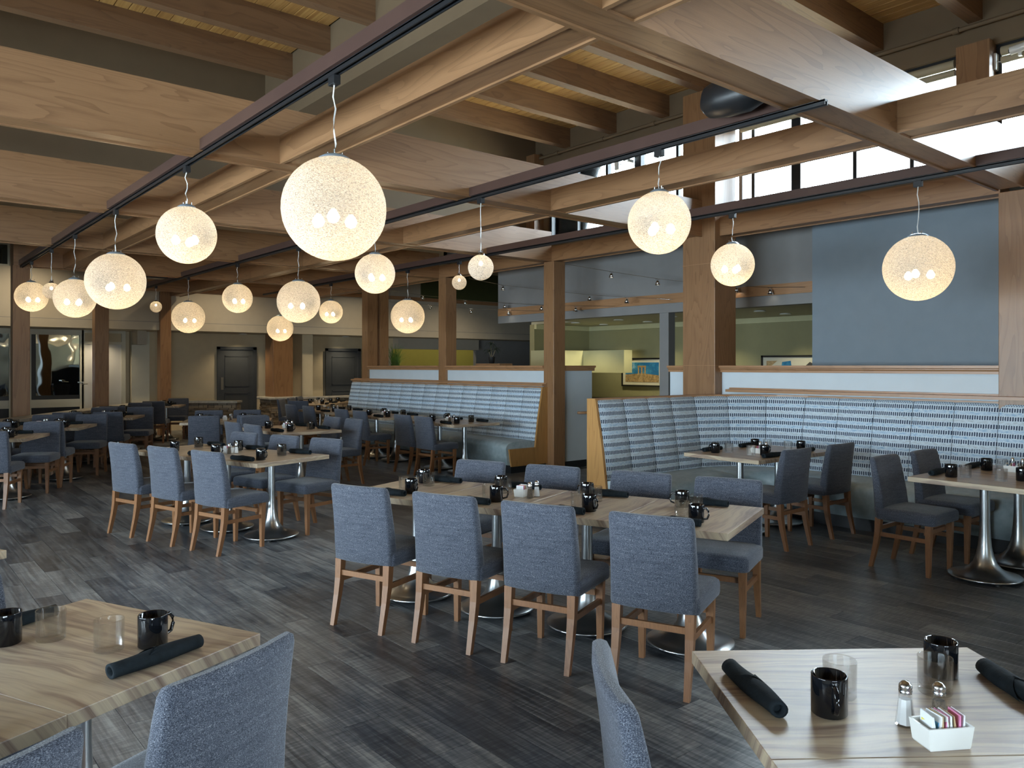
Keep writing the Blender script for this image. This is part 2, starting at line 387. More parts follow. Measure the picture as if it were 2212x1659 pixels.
# ------------------------------------------------------------------ floor: planks
fl = MB().box(-4.2, 19, -4.7, 26, -.30, -.006).build('floor', SUBFLOOR, None, False); tag(fl, 'dark vinyl plank floor of the dining room', None, None, 'structure')
cells = []
G = .0014
for ix in range(-2, 75):
    x0 = ix * PLANK_W; off = (ix * .3819) % 1.0
    for iy in range(-3, 20):
        y0 = (iy - off) * PLANK_L
        xc, yc = x0 + PLANK_W/2, y0 + PLANK_L/2
        if xc > 8.75 and yc < 12: continue
        if xc > 13.4: continue
        d = xc*.640 + yc*.768; r = xc*.768 - yc*.640
        vis = d > 1.0 and abs(r) < d*.69 + .9 and d > 2.4
        cells.append((d if vis else 1e3 + abs(d), x0, y0, vis))
cells.sort()
pm = MB().add([(0,0,-.006),(PLANK_W,0,-.006),(PLANK_W,PLANK_L,-.006),(0,PLANK_L,-.006),
               (G,G,0),(PLANK_W-G,G,0),(PLANK_W-G,PLANK_L-G,0),(G,PLANK_L-G,0)],
              [(4,5,6,7),(0,1,5,4),(1,2,6,5),(2,3,7,6),(3,0,4,7)]).mesh('plank', FLOORM)
rest = MB()
for k, (d, x0, y0, vis) in enumerate(cells):
    if k < 295:
        o = bpy.data.objects.new('plank', pm); col.objects.link(o); o.parent = fl; o.location = (x0, y0, 0)
    else:
        rest.add([(x0,y0,-.006),(x0+PLANK_W,y0,-.006),(x0+PLANK_W,y0+PLANK_L,-.006),(x0,y0+PLANK_L,-.006),
                  (x0+G,y0+G,0),(x0+PLANK_W-G,y0+G,0),(x0+PLANK_W-G,y0+PLANK_L-G,0),(x0+G,y0+PLANK_L-G,0)],
                 [(4,5,6,7),(0,1,5,4),(1,2,6,5),(2,3,7,6),(3,0,4,7)])
tag(rest.build('planking', FLOORM, fl), None, None, None, 'stuff')

# ------------------------------------------------------------------ grid of oak beams and columns
ZB, ZT, ZTY, BW = 3.20, 3.65, 3.425, .24
def beam(ax, a0, a1, c0, zt, lab):
    """oak-clad beam along AX from a0 to a1; c0 is its low side; the underside is recessed between two lips"""
    l, w_ = .028, BW
    poly = [(c0,zt),(c0,ZB),(c0+l,ZB),(c0+l,ZB+.012),(c0+w_-l,ZB+.012),(c0+w_-l,ZB),(c0+w_,ZB),(c0+w_,zt)]
    o = MB().prism(poly, a0, a1, ax).build('ceiling_beam', OAKX if ax == 'X' else OAKY, None, 'mid')
    return tag(o, lab, None, None, 'structure')
XB = [(2.43, -3.9, 8.0), (5.94, -3.9, 8.02), (8.80, -3.9, 8.12), (11.83, -.5, 8.12), (14.62, 1.86, 8.12), (17.55, 3.6, 8.12)]
YB = [2.43, 5.94, 8.80, 11.83, 14.62, 17.55]
ordn = ['first', 'second', 'third', 'fourth', 'fifth', 'sixth', 'seventh', 'eighth', 'ninth', 'tenth']
for i, (y, x0, x1) in enumerate(XB):
    beam('X', x0, x1, y, ZT, 'deep oak-clad beam crossing the dining room, %s from the camera-side window wall' % ordn[i])
stops = [-4.4] + YB
for k, (x, ya, yb) in enumerate(((2.55, -4.4, 14.62), (5.47, -4.4, 17.55), (8.12, -4.4, 17.55))):
    prev = ya
    for y in YB:
        a, b = prev, y
        if x == 8.12 and abs(y - 5.94) < .01: b = 5.75
        if b - a > .1 and b <= yb + .01:
            beam('Y', a, b, x, ZTY, None)
        prev = y + BW
        if x == 8.12 and abs(y - 5.94) < .01: prev = 6.235
    if x == 5.47: beam('Y', 17.79, 18.9, x, ZTY, None)
    if x == 8.12: beam('Y', 17.79, 19.0, x, ZTY, None)

def column(x0, x1, y0, y1, z1, lab, groove=False):
    o = MB()
    if groove:
        o.box(x0, x0+.23, y0, y1, 0, z1); o.box(x0+.23, x0+.30, y0+.06, y1, 0, z1); o.box(x0+.30, x1, y0, y1, 0, z1-.25); o.box(x0+.23, x1, y0+.001, y1, z1-.25, z1)
    else: o.bbox(x0, x1, y0, y1, 0, z1, .006)
    o = o.build('column', OAKZ, None, 'mid'); tag(o, lab, None, None, 'structure'); return o
column(8.12, 8.36, 8.75, 8.98, 3.2, 'slim oak column at the end of the straight banquette')
column(8.12, 8.36, 11.62, 11.85, 3.2, 'slim oak column behind the middle of the straight banquette')
column(8.12, 8.62, 14.45, 14.69, 3.45, 'double oak column with a dark groove', True)
column(8.08, 8.32, 2.43, 2.67, 3.2, 'oak column behind the curved banquette')
BC = column(8.02, 8.46, 5.75, 6.235, 5.02, 'thick oak column rising past the beams')
for z in (2.86, 1.60):
    MB().box(8.015, 8.465, 5.745, 6.24, z, z+.006).build('band', TRIMY, None, True).parent = BC
for o in list(BC.children): o.matrix_parent_inverse = Matrix.Translation(-BC.location)
column(1.86, 2.10, 14.72, 14.95, 3.66, 'slim oak column at the low end of the stone wall')
column(3.52, 3.77, 17.0, 17.24, 3.3, 'slim oak column behind the small two-seat table')
column(5.26, 5.50, 18.9, 19.14, 3.3, 'slim oak column beside the slate door')
column(8.0, 8.53, 19.04, 19.54, 3.3, 'thick oak column standing on a stone pedestal')

# brown track rails with black lighting track
for x, y1, ys, lab in ((1.93, 14.72, -4.4, 'over the side-aisle tables'), (4.42, 17.55, 2.40, 'over the middle of the room'), (6.86, 17.0, -4.4, 'over the banquette tables')):
    t = empty('lighting_track', (x+.04, 3.0, 3.17))
    tag(t, 'brown rail with black lighting track %s' % lab, 'track', 'lighting tracks')
    prev = ys
    for y in YB + [y1]:
        if y > y1: break
        if y - prev > .1: MB().box(-.04, .04, prev-3.0, y-3.0, .034, .115).build('rail', BROWNM, t)
        prev = y + BW
    m = MB()
    for a, b in ((-.018, -.010), (.010, .018)): m.box(a, b, ys-3.0, y1-3.05, 0, .03)
    m.box(-.018, .018, ys-3.0, y1-3.05, .022, .0335); m.build('track', BLACKM, t)

# ------------------------------------------------------------------ high roof: deck boards, rafters, girder, end wall
ce = MB().box(-4.1, 8.7, -4.6, 9.7, 5.34, 5.42).build('ceiling', UPPER, None, False); tag(ce, 'high pine deck ceiling over the rafters', None, None, 'structure')
bw = .137
bm_ = MB().add([(0,-4.5,.04),(bw,-4.5,.04),(bw,9.6,.04),(0,9.6,.04),(.006,-4.5,0),(bw-.006,-4.5,0),(bw-.006,9.6,0),(.006,9.6,0)],
               [(4,5,6,7),(0,1,5,4),(1,2,6,5),(2,3,7,6),(3,0,4,7),(0,1,2,3)]).mesh('deck_board', DECK)
k = 0
for x0, x1 in ((-.2, 3.93), (4.2, 8.5)):
    x = x0
    while x < x1 - .05:
        o = bpy.data.objects.new('deck_board', bm_); col.objects.link(o); o.parent = ce; o.location = (x, 0, 5.30); x += bw
struct('ceiling_cover', -4.1, -.2, -4.5, 9.6, 5.30, 5.34, RAFT)
rm = {}
for x0, x1 in ((-3.9, 3.93), (4.2, 8.5)):
    rm[x0] = MB().box(0, x1-x0, -.065, .065, 0, .285).mesh('rafter', RAFT)
    for i in range(14):
        y = 8.845 - i*.972
        o = bpy.data.objects.new('rafter', rm[x0]); col.objects.link(o); o.location = (x0, y, 5.015); tag(o, None, None, None, 'structure')
struct('girder_beam', 3.93, 4.2, -4.5, 9.6, 4.58, 5.34, UPPER, None, 'deep plastered girder between the dark and the lit rafters')
struct('wall_upper_end', -3.9, 8.7, 9.6, 9.75, 3.66, 5.34, UPPER)
struct('trim_1', 8.3, 8.5, 9.40, 9.6, 3.66, 5.0, OAKZ)

# clerestory wall and windows in the plane X = 8.5
cl = MB().box(8.5, 8.7, -4.5, 9.6, 3.425, 3.60).box(8.5, 8.7, -4.5, 9.6, 4.74, 5.34).box(8.5, 8.7, 9.30, 9.6, 3.6, 4.74).build('wall_clerestory', UPPER, None, False); tag(cl, 'taupe clerestory wall above the beams', None, None, 'structure')
def window(name, ya, yb, thin, wide, lab, blind=False):
    wroot = empty(name, (8.6, (ya+yb)/2, 3.6)); tag(wroot, lab, None, None, 'structure'); yc = (ya+yb)/2
    m = MB().box(-.06, .06, ya-yc, yb-yc, 0, .05).box(-.06, .06, ya-yc, yb-yc, 1.09, 1.14).box(-.06, .06, ya-yc, ya-yc+.05, .05, 1.09).box(-.06, .06, yb-yc-.05, yb-yc, .05, 1.09)
    m.build('window_frame', BLACKM, wroot)
    edges = [ya] + sorted(thin + wide) + [yb]
    for y in thin: MB().box(-.04, .04, y-yc-.022, y-yc+.022, .05, 1.09).build('mullion', BLACKM, wroot)
    for y in wide: MB().box(-.07, .04, y-yc-.06, y-yc+.06, .05, 1.09).build('mullion', BLACKM, wroot)
    for a, b in zip(edges[:-1], edges[1:]): MB().box(-.004, .004, a-yc+.02, b-yc-.02, .05, 1.09).build('pane', PANE, wroot)
    if blind:
        MB().tube([(-.10, ya-yc+.06, 1.05), (-.10, yb-yc-.06, 1.05)], .045, 12).tube([(-.10, ya-yc+.06, .965), (-.10, yb-yc-.06, .965)], .035, 12).build('roller_blind', BLIND, wroot)
window('window_1', 6.24, 9.30, [8.70, 8.06, 6.75], [7.43], 'clerestory window between the thick column and the end wall')
window('window_2', 3.14, 5.76, [5.57, 4.27, 3.65], [4.97], 'clerestory window on the camera side of the thick column', True)
window('window_3', -.2, 2.84, [1.6, .4], [1.0], 'clerestory window beyond the wooden post', True)
window('window_4', -4.4, -.5, [-1.6, -2.8, -3.6], [-2.2], 'clerestory window far along the pony wall side')
struct('trim_2', 8.36, 8.7, 2.84, 3.14, 3.6, 4.76, OAKZ, None, 'wide wooden post between clerestory windows')
struct('trim_3', 8.36, 8.7, -.5, -.2, 3.6, 4.76, OAKZ)
pp = MB().tube([(8.42, -4.4, 4.95), (8.42, 9.5, 4.95)], .022, 10)
for i in range(14):
    y = 8.845 - i*.972; pp.tube([(8.42, y+.12, 4.95), (8.42, y+.18, 4.95)], .032, 10)
tag(pp.build('sprinkler_pipe', UPPER), 'taupe sprinkler pipe running under the rafter ends', 'pipe')

# ------------------------------------------------------------------ far hall beyond the grid
c2 = MB().box(-4.1, 8.55, 9.75, 26, 4.4, 4.5).box(8.55, 19, 12.2, 26, 4.4, 4.5).build('ceiling_far', FASCIA, None, False); tag(c2, None, None, None, 'structure')
# soffit front with an opening for a high window
f = MB().box(-4.1, .9, 19, 20.2, 2.42, 4.4).box(.9, 2.36, 19, 20.2, 2.42, 3.66).box(.9, 2.36, 19, 20.2, 4.14, 4.4).box(2.36, 18, 19, 20.2, 2.42, 4.4)
f = f.build('wall_soffit', FASCIA, None, False); tag(f, 'greige soffit front along the far hall', None, None, 'structure')
MB().box(-4, 18, 18.985, 19.0, 2.60, 2.612).build('joint', GREYP, f)
MB().box(-4, 18, 18.97, 19.0, 2.42, 2.60).build('lower_board', FASCIA, f)
struct('trim_4', 8.7, 18, 18.95, 19.0, 3.46, 3.56, TRIMX)
struct('wall_green_patch', 12.4, 18, 18.97, 19.0, 3.56, 4.4, plain('deep_green_paint', (.06,.07,.02), .7))
wr = empty('window_5', (1.63, 19.1, 3.66)); tag(wr, 'small high window at the far end', None, None, 'structure')
MB().box(-.73, .73, -.03, .03, 0, .04).box(-.73, .73, -.03, .03, .44, .48).box(.69, .73, -.03, .03, .04, .44).box(.40, .43, -.03, .03, .04, .44).build('window_frame', CREAM, wr)
MB().box(-.73, .69, -.004, .004, .04, .44).build('pane', PANE, wr)
# far wall
wf = MB().box(-4.1, 1.4, 20.2, 20.35, 0, 4.4).box(4.95, 12.2, 20.2, 20.35, 0, 3.66).box(12.2, 18, 20.2, 20.35, 2.42, 3.66).box(1.4, 4.95, 20.2, 20.35, 2.42, 3.66).box(2.36, 18, 20.2, 20.35, 3.66, 4.4).box(1.4, 4.95, 20.33, 20.35, 0, 2.42)
wf = wf.build('wall_far', BEIGE, None, False); tag(wf, 'beige far wall with slate doors', None, None, 'structure')
struct('wall_far_pier', 4.95, 5.35, 20.1, 20.2, 0, 2.42, CREAM)
struct('wall_far_return', 8.95, 9.25, 19.4, 20.2, 0, 2.42, BEIGE)
def slate_door(n, x0, x1, lab, push):
    r = empty('door_%d' % n, ((x0+x1)/2, 20.2, 0)); tag(r, lab, None, None, 'structure'); h = (x1-x0)/2; H_ = 2.09
    MB().box(-h, -h+.07, -.05, .0, 0, H_).box(h-.09, h, -.05, .0, 0, H_).box(-h, h, -.05, .0, H_-.07, H_).build('door_frame', DOORG, r)
    leaf = MB().box(-h+.07, h-.09, -.015, .0, 0, H_-.07)
    def fr(a0, a1, b0, b1):
        w_ = .022
        leaf.box(a0, a1, -.028, -.015, b0, b0+w_).box(a0, a1, -.028, -.015, b1-w_, b1).box(a0, a0+w_, -.028, -.015, b0, b1).box(a1-w_, a1, -.028, -.015, b0, b1)
    fr(-h+.2, h-.2, 1.06, 1.86); fr(-h+.2, h-.2, .22, .90); leaf = leaf.build('door_leaf', DOORG, r)
    if push: MB().box(-h+.10, -h+.165, -.022, -.012, .98, 1.30).build('push_plate', NICKEL, leaf)
slate_door(1, 6.99, 8.02, 'slate grey panelled door with a metal push plate', True)
slate_door(2, 10.0, 11.1, 'slate grey panelled door beside the double column', False)
struct('door_plate_shadow', 9.95, 9.97, 20.18, 20.2, 0, 2.0, DOORG)  # slim dark strip put in as a shadow line beside the door
# glazed screen at the low end of the far wall
r = empty('window_6', (2.9, 20.2, 0)); tag(r, 'cream framed glazed screen with film-coated panes', None, None, 'structure')
fm = MB()
for a, b in ((-1.5, -.97), (-.42, .0), (.96, 1.04)): fm.box(a, b, -.05, .03, 0, 2.42)
for z0, z1 in ((0, .08), (.66, .84), (2.30, 2.42)): fm.box(-1.5, 1.0, -.045, .03, z0, z1)
fm.build('window_frame', CREAM, r)
for a, b in ((-.97, -.42), (0, .96)):
    MB().box(a, b, -.01, .0, .84, 2.30).build('pane', MIRROR, r); MB().box(a, b, -.01, .0, .08, .66).build('panel', DARK, r)
    MB().box(a, b, -.03, .0, .84, .93).build('pane_sill', DARKFRAME, r)
MB().box(.0, .09, -.03, .0, .93, 2.30).build('pane_edge', DARKFRAME, r)
r = empty('door_3', (4.36, 20.2, 0)); tag(r, 'white flush door with a lever lock', None, None, 'structure')
MB().box(-.46, -.40, -.05, .02, 0, 2.42).box(.38, .47, -.05, .02, 0, 2.42).box(-.4, .38, -.05, .02, 2.10, 2.16).box(-.4, .38, -.05, .02, 2.36, 2.42).build('door_frame', CREAM, r)
lf = MB().box(-.40, .38, -.02, .02, 0, 2.10).build('door_leaf', WHITEP, r)
MB().box(-.40, .38, -.01, .02, 2.16, 2.36).build('transom_panel', BEIGE, r)
hs = MB().box(-.37, -.30, -.045, -.02, .86, 1.13).build('lock_plate', NICKEL, lf); MB().tube([(-.335, -.07, 1.0), (-.2, -.07, 1.0)], .012).tube([(-.335, -.02, 1.0), (-.335, -.07, 1.0)], .012).build('lever', NICKEL, hs)
MB().box(-.36, -.31, -.05, -.045, 1.06, 1.12).build('keypad', BLACKM, hs)
MB().lathe([(.035, 0), (.035, .02), (.02, .03)], 12).build('deadbolt', NICKEL, lf)
lf.children[-1].location = (-.335, -.02, 1.27); lf.children[-1].rotation_euler = (R(90), 0, 0)
struct('trim_5', 4.95, 5.15, 19.6, 20.1, 2.1, 2.42, FASCIA)

# green room and side wall seen past the double column
struct('wall_green', 12.0, 18.2, 23.0, 23.1, 0, 4.4, LIME)
struct('wall_hall_grey', 15.2, 18.0, 20.05, 20.2, 0, 2.42, GREYP)
struct('wall_hall_beam', 12.2, 15.2, 19.9, 20.2, 2.1, 2.42, FASCIA)
struct('wall_hall_side', 17.9, 18.1, 12, 26, 0, 4.4, GREYP)
struct('wall_end', -4.1, 19, 25.9, 26, 0, 4.4, FASCIA)

# ------------------------------------------------------------------ unseen outer walls behind and beside the camera; window openings shaped to balance daylight
def window_wall(name, axis, c, a0, a1, w0, w1, lab, n):
    m = MB(); T_ = .15; S0, S1 = .80, 2.30
    def bx(p0, p1, z0, z1):
        if axis == 'X': m.box(c-T_, c, p0, p1, z0, z1)
        else: m.box(p0, p1, c-T_, c, z0, z1)
    bx(a0, a1, 0, S0); bx(a0, a1, S1, 5.34); bx(a0, w0, S0, S1); bx(w1, a1, S0, S1)
    step = (w1 - w0) / n
    for i in range(1, n): bx(w0+i*step-.08, w0+i*step+.08, S0, S1)
    o = m.build(name, FASCIA, None, False); tag(o, lab, None, None, 'structure')
    g = MB()
    if axis == 'X': g.box(c-.08, c-.075, w0, w1, S0, S1)
    else: g.box(w0, w1, c-.08, c-.075, S0, S1)
    g.build('pane', PANE, o)
window_wall('wall_left', 'X', -4.0, -4.6, 9.6, .6, 9.4, 'window wall beside the camera', 5)
window_wall('wall_back', 'Y', -4.5, -4.1, 8.7, -3.6, .4, 'window wall behind the camera', 3)
struct('wall_left_far', -4.15, -4.0, 9.6, 26, 0, 4.4, FASCIA)
struct('wall_back_side', 8.7, 9.2, -4.6, -4.4, 0, 4.0, FASCIA)

# ------------------------------------------------------------------ pony wall along X = 8.12
def pony(n, y0, y1, lab):
    o = struct('wall_pony_%d' % n, 8.16, 8.32, y0, y1, 0, 1.52, PONY, None, lab)
    t = MB().prism([(8.13,1.52),(8.13,1.545),(8.115,1.56),(8.115,1.568),(8.095,1.575),(8.095,1.602),(8.385,1.602),(8.385,1.575),(8.365,1.568),(8.365,1.56),(8.35,1.545),(8.35,1.52)], y0-.005, y1+.005, 'Y')
    tag(t.build('trim_cap_%d' % n, TRIMY, None, 'mid'), 'moulded oak cap on the pony wall', None, None, 'structure')
pony(1, 8.985, 11.615, 'pale pony wall behind the near part of the straight banquette')
pony(2, 11.855, 14.445, 'pale pony wall behind the far part of the straight banquette')
pony(3, 6.24, 6.55, 'short pony wall stub beside the stair gap')
pony(4, 2.675, 5.745, 'pale pony wall behind the curved banquette')
pony(5, -4.4, 2.425, 'pale pony wall continuing past the column')
def rail(n, y0, y1):
    m = MB().prism([(8.02,1.285),(8.02,1.315),(8.10,1.32),(8.10,1.335),(8.16,1.335),(8.16,1.285)], y0, y1, 'Y')
    tag(m.build('trim_rail_%d' % n, TRIMY, None, 'mid'), 'oak ledge rail at the foot of the pony wall panel', None, None, 'structure')
rail(1, 8.90, 15.0); rail(2, .2, 5.60)
# stair pier, stair side wall and handrail
struct('wall_stair_pier', 8.36, 9.0, 8.80, 8.95, -.3, 1.52, PONY, None, 'white pier at the head of the stairs')
tag(MB().prism([(8.36,1.52),(8.36,1.56),(8.34,1.575),(8.34,1.602),(9.05,1.602),(9.05,1.575),(9.02,1.56),(9.02,1.52)], 8.76, 8.99, 'Y').build('trim_cap_6', TRIMX, None, 'mid'), None, None, None, 'structure')
struct('wall_stair_side', 9.0, 10.4, 8.82, 8.95, -1.2, .55, PONY)
struct('trim_stair', 9.0, 10.4, 8.78, 8.97, .55, .62, TRIMX)
struct('baseboard_stair', 8.36, 8.86, 8.785, 8.80, 0, .11, DARK)
h = empty('handrail', (8.67, 8.72, .86)); tag(h, 'oak handrail on a brass bracket at the head of the stairs', 'handrail')
MB().tube([(0,.06,0),(.0,0,.0),(.24,0,.0),(.30,0,-.02),(.9,0,-.40)], .022, 10).build('rail', TRIMX, h)
MB().tube([(.33,.08,-.14),(.35,.02,-.13),(.36,0,-.07)], .008, 8).lathe([(.03,-.16),(.03,-.12)], 12, (.33,.06)).build('bracket', NICKEL, h)

# ------------------------------------------------------------------ corridor, grey header wall, olive room
struct('ceiling_corridor', 8.7, 13.2, -4.5, 12.2, 3.55, 3.6, BEIGE)
gw = MB().box(9.2, 9.35, -2, 11.4, 2.39, 3.55).box(9.2, 9.35, -2, 5.0, 0, 2.39).build('wall_header', GREYP, None, False); tag(gw, 'grey header wall with an oak band over the olive room', None, None, 'structure')
MB().box(9.17, 9.2, -2, 11.42, 2.525, 2.665).build('oak_band', TRIMY, gw)
MB().box(9.2, 9.35, 11.4, 11.45, 2.39, 3.55).build('wall_edge', GREYP, gw)
struct('wall_blue', 8.85, 9.2, -2, 4.94, -.3, 3.55, BLUEGREY, None, 'tall blue-grey accent wall behind the pony wall')
struct('wall_post', 9.22, 9.37, 7.43, 7.60, -1.2, 2.39, GREYP, None, 'square grey post under the header')
struct('floor_lower', 8.75, 13.2, -2, 12.9, -1.3, -1.2, SUBFLOOR)
tag(MB().box(9.35, 11.3, -2, 11.45, 2.5, 2.56).box(11.3, 13.1, -2, 12.9, 2.5, 2.56).build('ceiling_olive', ACT, None, False), None, None, None, 'structure')
ow = struct('wall_olive', 13.0, 13.15, -2, 12.95, -1.2, 2.5, OLIVE, None, 'olive back wall with framed pictures')
struct('wall_olive_end', 11.3, 13.0, 12.8, 12.95, -1.2, 2.5, OLIVE)
struct('trim_olive', 12.93, 13.0, -2, 12.8, 2.40, 2.5, PALEOLIVE)
struct('trim_olive_end', 11.3, 12.93, 12.73, 12.8, 2.40, 2.5, PALEOLIVE)
struct('wall_bulkhead', 12.2, 12.45, 11.0, 12.8, 1.45, 1.93, PALEOLIVE, None, 'pale bulkhead over the recess in the olive room')
struct('wall_bulkhead_side', 11.2, 12.45, 12.2, 12.8, -1.2, 1.93, PALEOLIVE)
struct('trim_chair_rail', 12.9, 13.0, 5, 12.8, .75, .88, DARKFRAME)
def lamp_light(kind, name, loc, energy, c, **kw):
    l = bpy.data.lights.new(name, kind); l.energy = energy; l.color = c
    for k_, v in kw.items(): setattr(l, k_, v)
    return l
for i, (x, y) in enumerate(((11.41,11.63),(12.32,11.69),(11.31,10.34),(12.23,10.39),(11.32,9.04),(11.28,7.21),(12.2,7.3),(12.2,9.0))):
    t = empty('downlight', (x, y, 2.48)); tag(t, 'small round downlight in the olive room ceiling', 'downlight', 'olive room downlights')
    MB().lathe([(.085,.02),(.10,.012),(.10,.004),(.075,.0)], 20).build('trim_ring', CERAM, t)
    MB().lathe([(.0,.006),(.075,.006)], 20, cap=False).build('lens', DISC, t)
    l = lamp_light('SPOT', 'downlight_beam', None, 55, (1.0,.90,.58), spot_size=R(120), spot_blend=.6, shadow_soft_size=.06)
    o = bpy.data.objects.new('downlight_beam', l); col.objects.link(o); o.parent = t; o.location = (0,0,-.01)
for i, (x, y) in enumerate(((7.5,19.75),(10.4,19.75),(4.2,19.75),(14.0,21.6),(16.5,21.8),(2.6,17.9),(6.6,17.6),(10.2,17.4),(13.2,17.2),(10.5,14.0))):  # high-ceiling ones along the hall are unseen fill, added to light it
    z = 2.41 if 19 < y < 20 else 4.39
    t = empty('hall_downlight_and_fill', (x, y, z)); tag(t, 'warm recessed downlight tucked behind the soffit front' if z < 3 else 'unseen downlight added in the high ceiling to light the far hall', 'downlight', 'far hall downlights')
    MB().lathe([(.10,.006),(.10,-.008),(.08,-.01)], 16).build('trim_ring', CERAM, t); MB().lathe([(0,-.006),(.078,-.006)], 16, cap=False).build('lens', DISC, t)
    l = lamp_light('SPOT', 'downlight_beam', None, 46 if z < 3 else 230, (1.0,.82,.55), spot_size=R(130), spot_blend=.8, shadow_soft_size=.08)
    o = bpy.data.objects.new('downlight_beam', l); col.objects.link(o); o.parent = t; o.location = (0,0,-.02)

# unseen walls added between the zones to stop sky light leaking in
struct('wall_sky_stop_step', 8.55, 18.1, 12.2, 12.3, 3.55, 4.5, GREYP)
struct('wall_sky_stop_side', 8.55, 8.7, 9.6, 12.3, 3.55, 4.5, GREYP)
struct('wall_sky_stop_hall', 13.15, 18.1, 12.1, 12.2, 0, 4.5, GREYP)
struct('wall_sky_stop_near', 8.7, 13.2, -2.15, -2.0, -1.3, 3.6, OLIVE)
struct('wall_sky_stop_upper', 13.15, 13.25, -2.1, 12.95, 2.4, 3.6, OLIVE)
# framed pictures on the olive wall
def flat(name, pts, x, mat, parent):           # thin flat printed shape in the plane X = x
    return MB().prism(pts, x-.002, x, 'X').build(name, mat, parent)
def pic(y0, y1, z0, z1, lab, art):
    t = empty('framed_picture', (12.985, (y0+y1)/2, (z0+z1)/2)); tag(t, lab, 'picture'); hw, hz = (y1-y0)/2, (z1-z0)/2
    MB().box(-.03,.01,-hw,hw,-hz,-hz+.035).box(-.03,.01,-hw,hw,hz-.035,hz).box(-.03,.01,-hw,-hw+.035,-hz,hz).box(-.03,.01,hw-.035,hw,-hz,hz).build('frame', DARKFRAME, t)
    MB().box(-.012,.01,-hw+.03,hw-.03,-hz+.03,hz-.03).build('mat_board', CREAM, t)
    art(t, hw-.11, hz-.10)
def sky_mat():
    m, nt, out = NT('printed_sky'); p = principled(nt, out, (.05,.25,.5), .4); tc = nd(nt, 'TexCoord')
    n = noise(nt, tc.outputs['Object'], 3.5, 4, .6); r = ramp(nt, n, [(.45, (.015,.15,.36)), (.6, (.06,.30,.52)), (.75, (.6,.72,.78))]); nt.links.new(r.outputs[0], p.inputs['Base Color']); return m
PSKY, PTAN, PDECK = sky_mat(), plain('printed_stone', (.46,.32,.16), .5, mottled=.3, scale=40), plain('printed_boardwalk', (.36,.24,.11), .5, mottled=.5, scale=30)
PDARK = plain('printed_dark', (.06,.055,.05), .5)
def art1(t, a, b):
    flat('sky_print', [(-a,-b),(a,-b),(a,b),(-a,b)], -.013, PSKY, t)
    flat('ground_print', [(-a,-b),(a,-b),(a,-b*.25),(0,-b*.1),(-a,-b*.3)], -.0155, PDECK, t)
    tw = MB()
    for y0, y1 in ((-.11,-.075),(-.02,.02),(.075,.11)): tw.prism([(y0,-b*.3),(y1,-b*.3),(y1,b*.62),(y0,b*.62)], -.0195, -.0175, 'X')
    tw.prism([(-.12,b*.5),(.12,b*.5),(.12,b*.68),(-.12,b*.68)], -.0195, -.0175, 'X'); tw.build('tower_print', PTAN, t)
    ln = MB()
    for y1, z1 in ((-a,-b*.05),(a,-b*.05),(-a*.7,b),(a*.7,b)): ln.tube([(-.0185, 0, b*.6 if z1 < 0 else -b*.2), (-.0185, y1, z1)], .0015, 4)
    ln.build('cable_print', PDARK, t)
    flat('walk_print', [(-.03,-b),(.12,-b),(.02,-b*.12),(0,-b*.12)], -.018, PTAN, t)
def art2(t, a, b):
    flat('sky_print', [(-a,-b),(a,-b),(a,b),(-a,b)], -.013, CREAM, t)
    flat('cloud_print', [(-a*.1,-b),(a*.5,-b),(a*.35,b*.9),(0,b)], -.0155, PSKY, t)
    flat('roof_print', [(a,b),(a*.55,b),(a,b*.2)], -.0175, PTAN, t); flat('tower_print', [(-a,-b),(-a*.4,-b),(-a*.55,b*.5),(-a*.75,b*.9),(-a,b*.6)], -.0175, PDARK, t)
pic(10.60, 11.76, 1.147, 1.77, 'black framed photo of a stone bridge tower under blue sky', art1)
pic(7.05, 8.26, 1.17, 1.79, 'black framed cloud and rooftop photo beside the thick column', art2)

# ------------------------------------------------------------------ low stone wall and pedestal
def stones(m, p0, p1, z0, z1, nrm, rnd):
    """irregular ledge stones on a vertical face from p0 to p1"""
    p0, p1 = Vector(p0), Vector(p1); L = (p1-p0).length; t = (p1-p0)/L; n = Vector(nrm)
    z = z0
    while z < z1 - .005:
        h_ = min(rnd.uniform(.035, .075), z1 - z); s = -rnd.uniform(0, .12)
        while s < L:
            l = rnd.uniform(.10, .34); a, b = max(0, s)+.003, min(L, s+l)-.003; s += l
            if b - a < .02: continue
            d = rnd.uniform(.005, .035); vs = []
            for zz in (z+.003, z+h_-.003):
                for q, e in ((a, -.02), (b, -.02), (b-.004, d), (a+.004, d)):
                    p = p0 + t*q + n*e; vs.append((p.x, p.y, zz))
            m.add(vs, [(0,3,2,1),(4,5,6,7),(0,1,5,4),(1,2,6,5),(2,3,7,6),(3,0,4,7)])
        z += h_
rs = random.Random(3)
def low_wall(name, a, b, wd, lab, faces):
    a, b = Vector((*a, 0)), Vector((*b, 0)); t = (b-a).normalized(); n = Vector((t.y, -t.x, 0))     # n: room side
    r = empty(name, ((a+b)/2)[:], 0); tag(r, lab, None, None, 'structure'); c = (a+b)/2
    la, lb = a-c, b-c
    def slab(o0, o1, z0, z1, e):
        q = [la - t*e + n*o1, lb + t*e + n*o1, lb + t*e - n*o0, la - t*e - n*o0]
        return MB().prism([(p.x, p.y) for p in q], z0, z1, 'Z')
    slab(wd, 0, 0, .755, 0).build('core', DARK, r); slab(wd+.04, .06, .755, .80, .04).build('cap', STONEC, r)
    m = MB(); stones(m, la, lb, 0, .755, n, rs)
    if faces: stones(m, lb, lb - n*wd, 0, .755, t, rs); stones(m, la - n*wd, la, 0, .755, -t, rs)
    tag(m.build('ledge_stone', STONE, r), None, None, None, 'stuff')
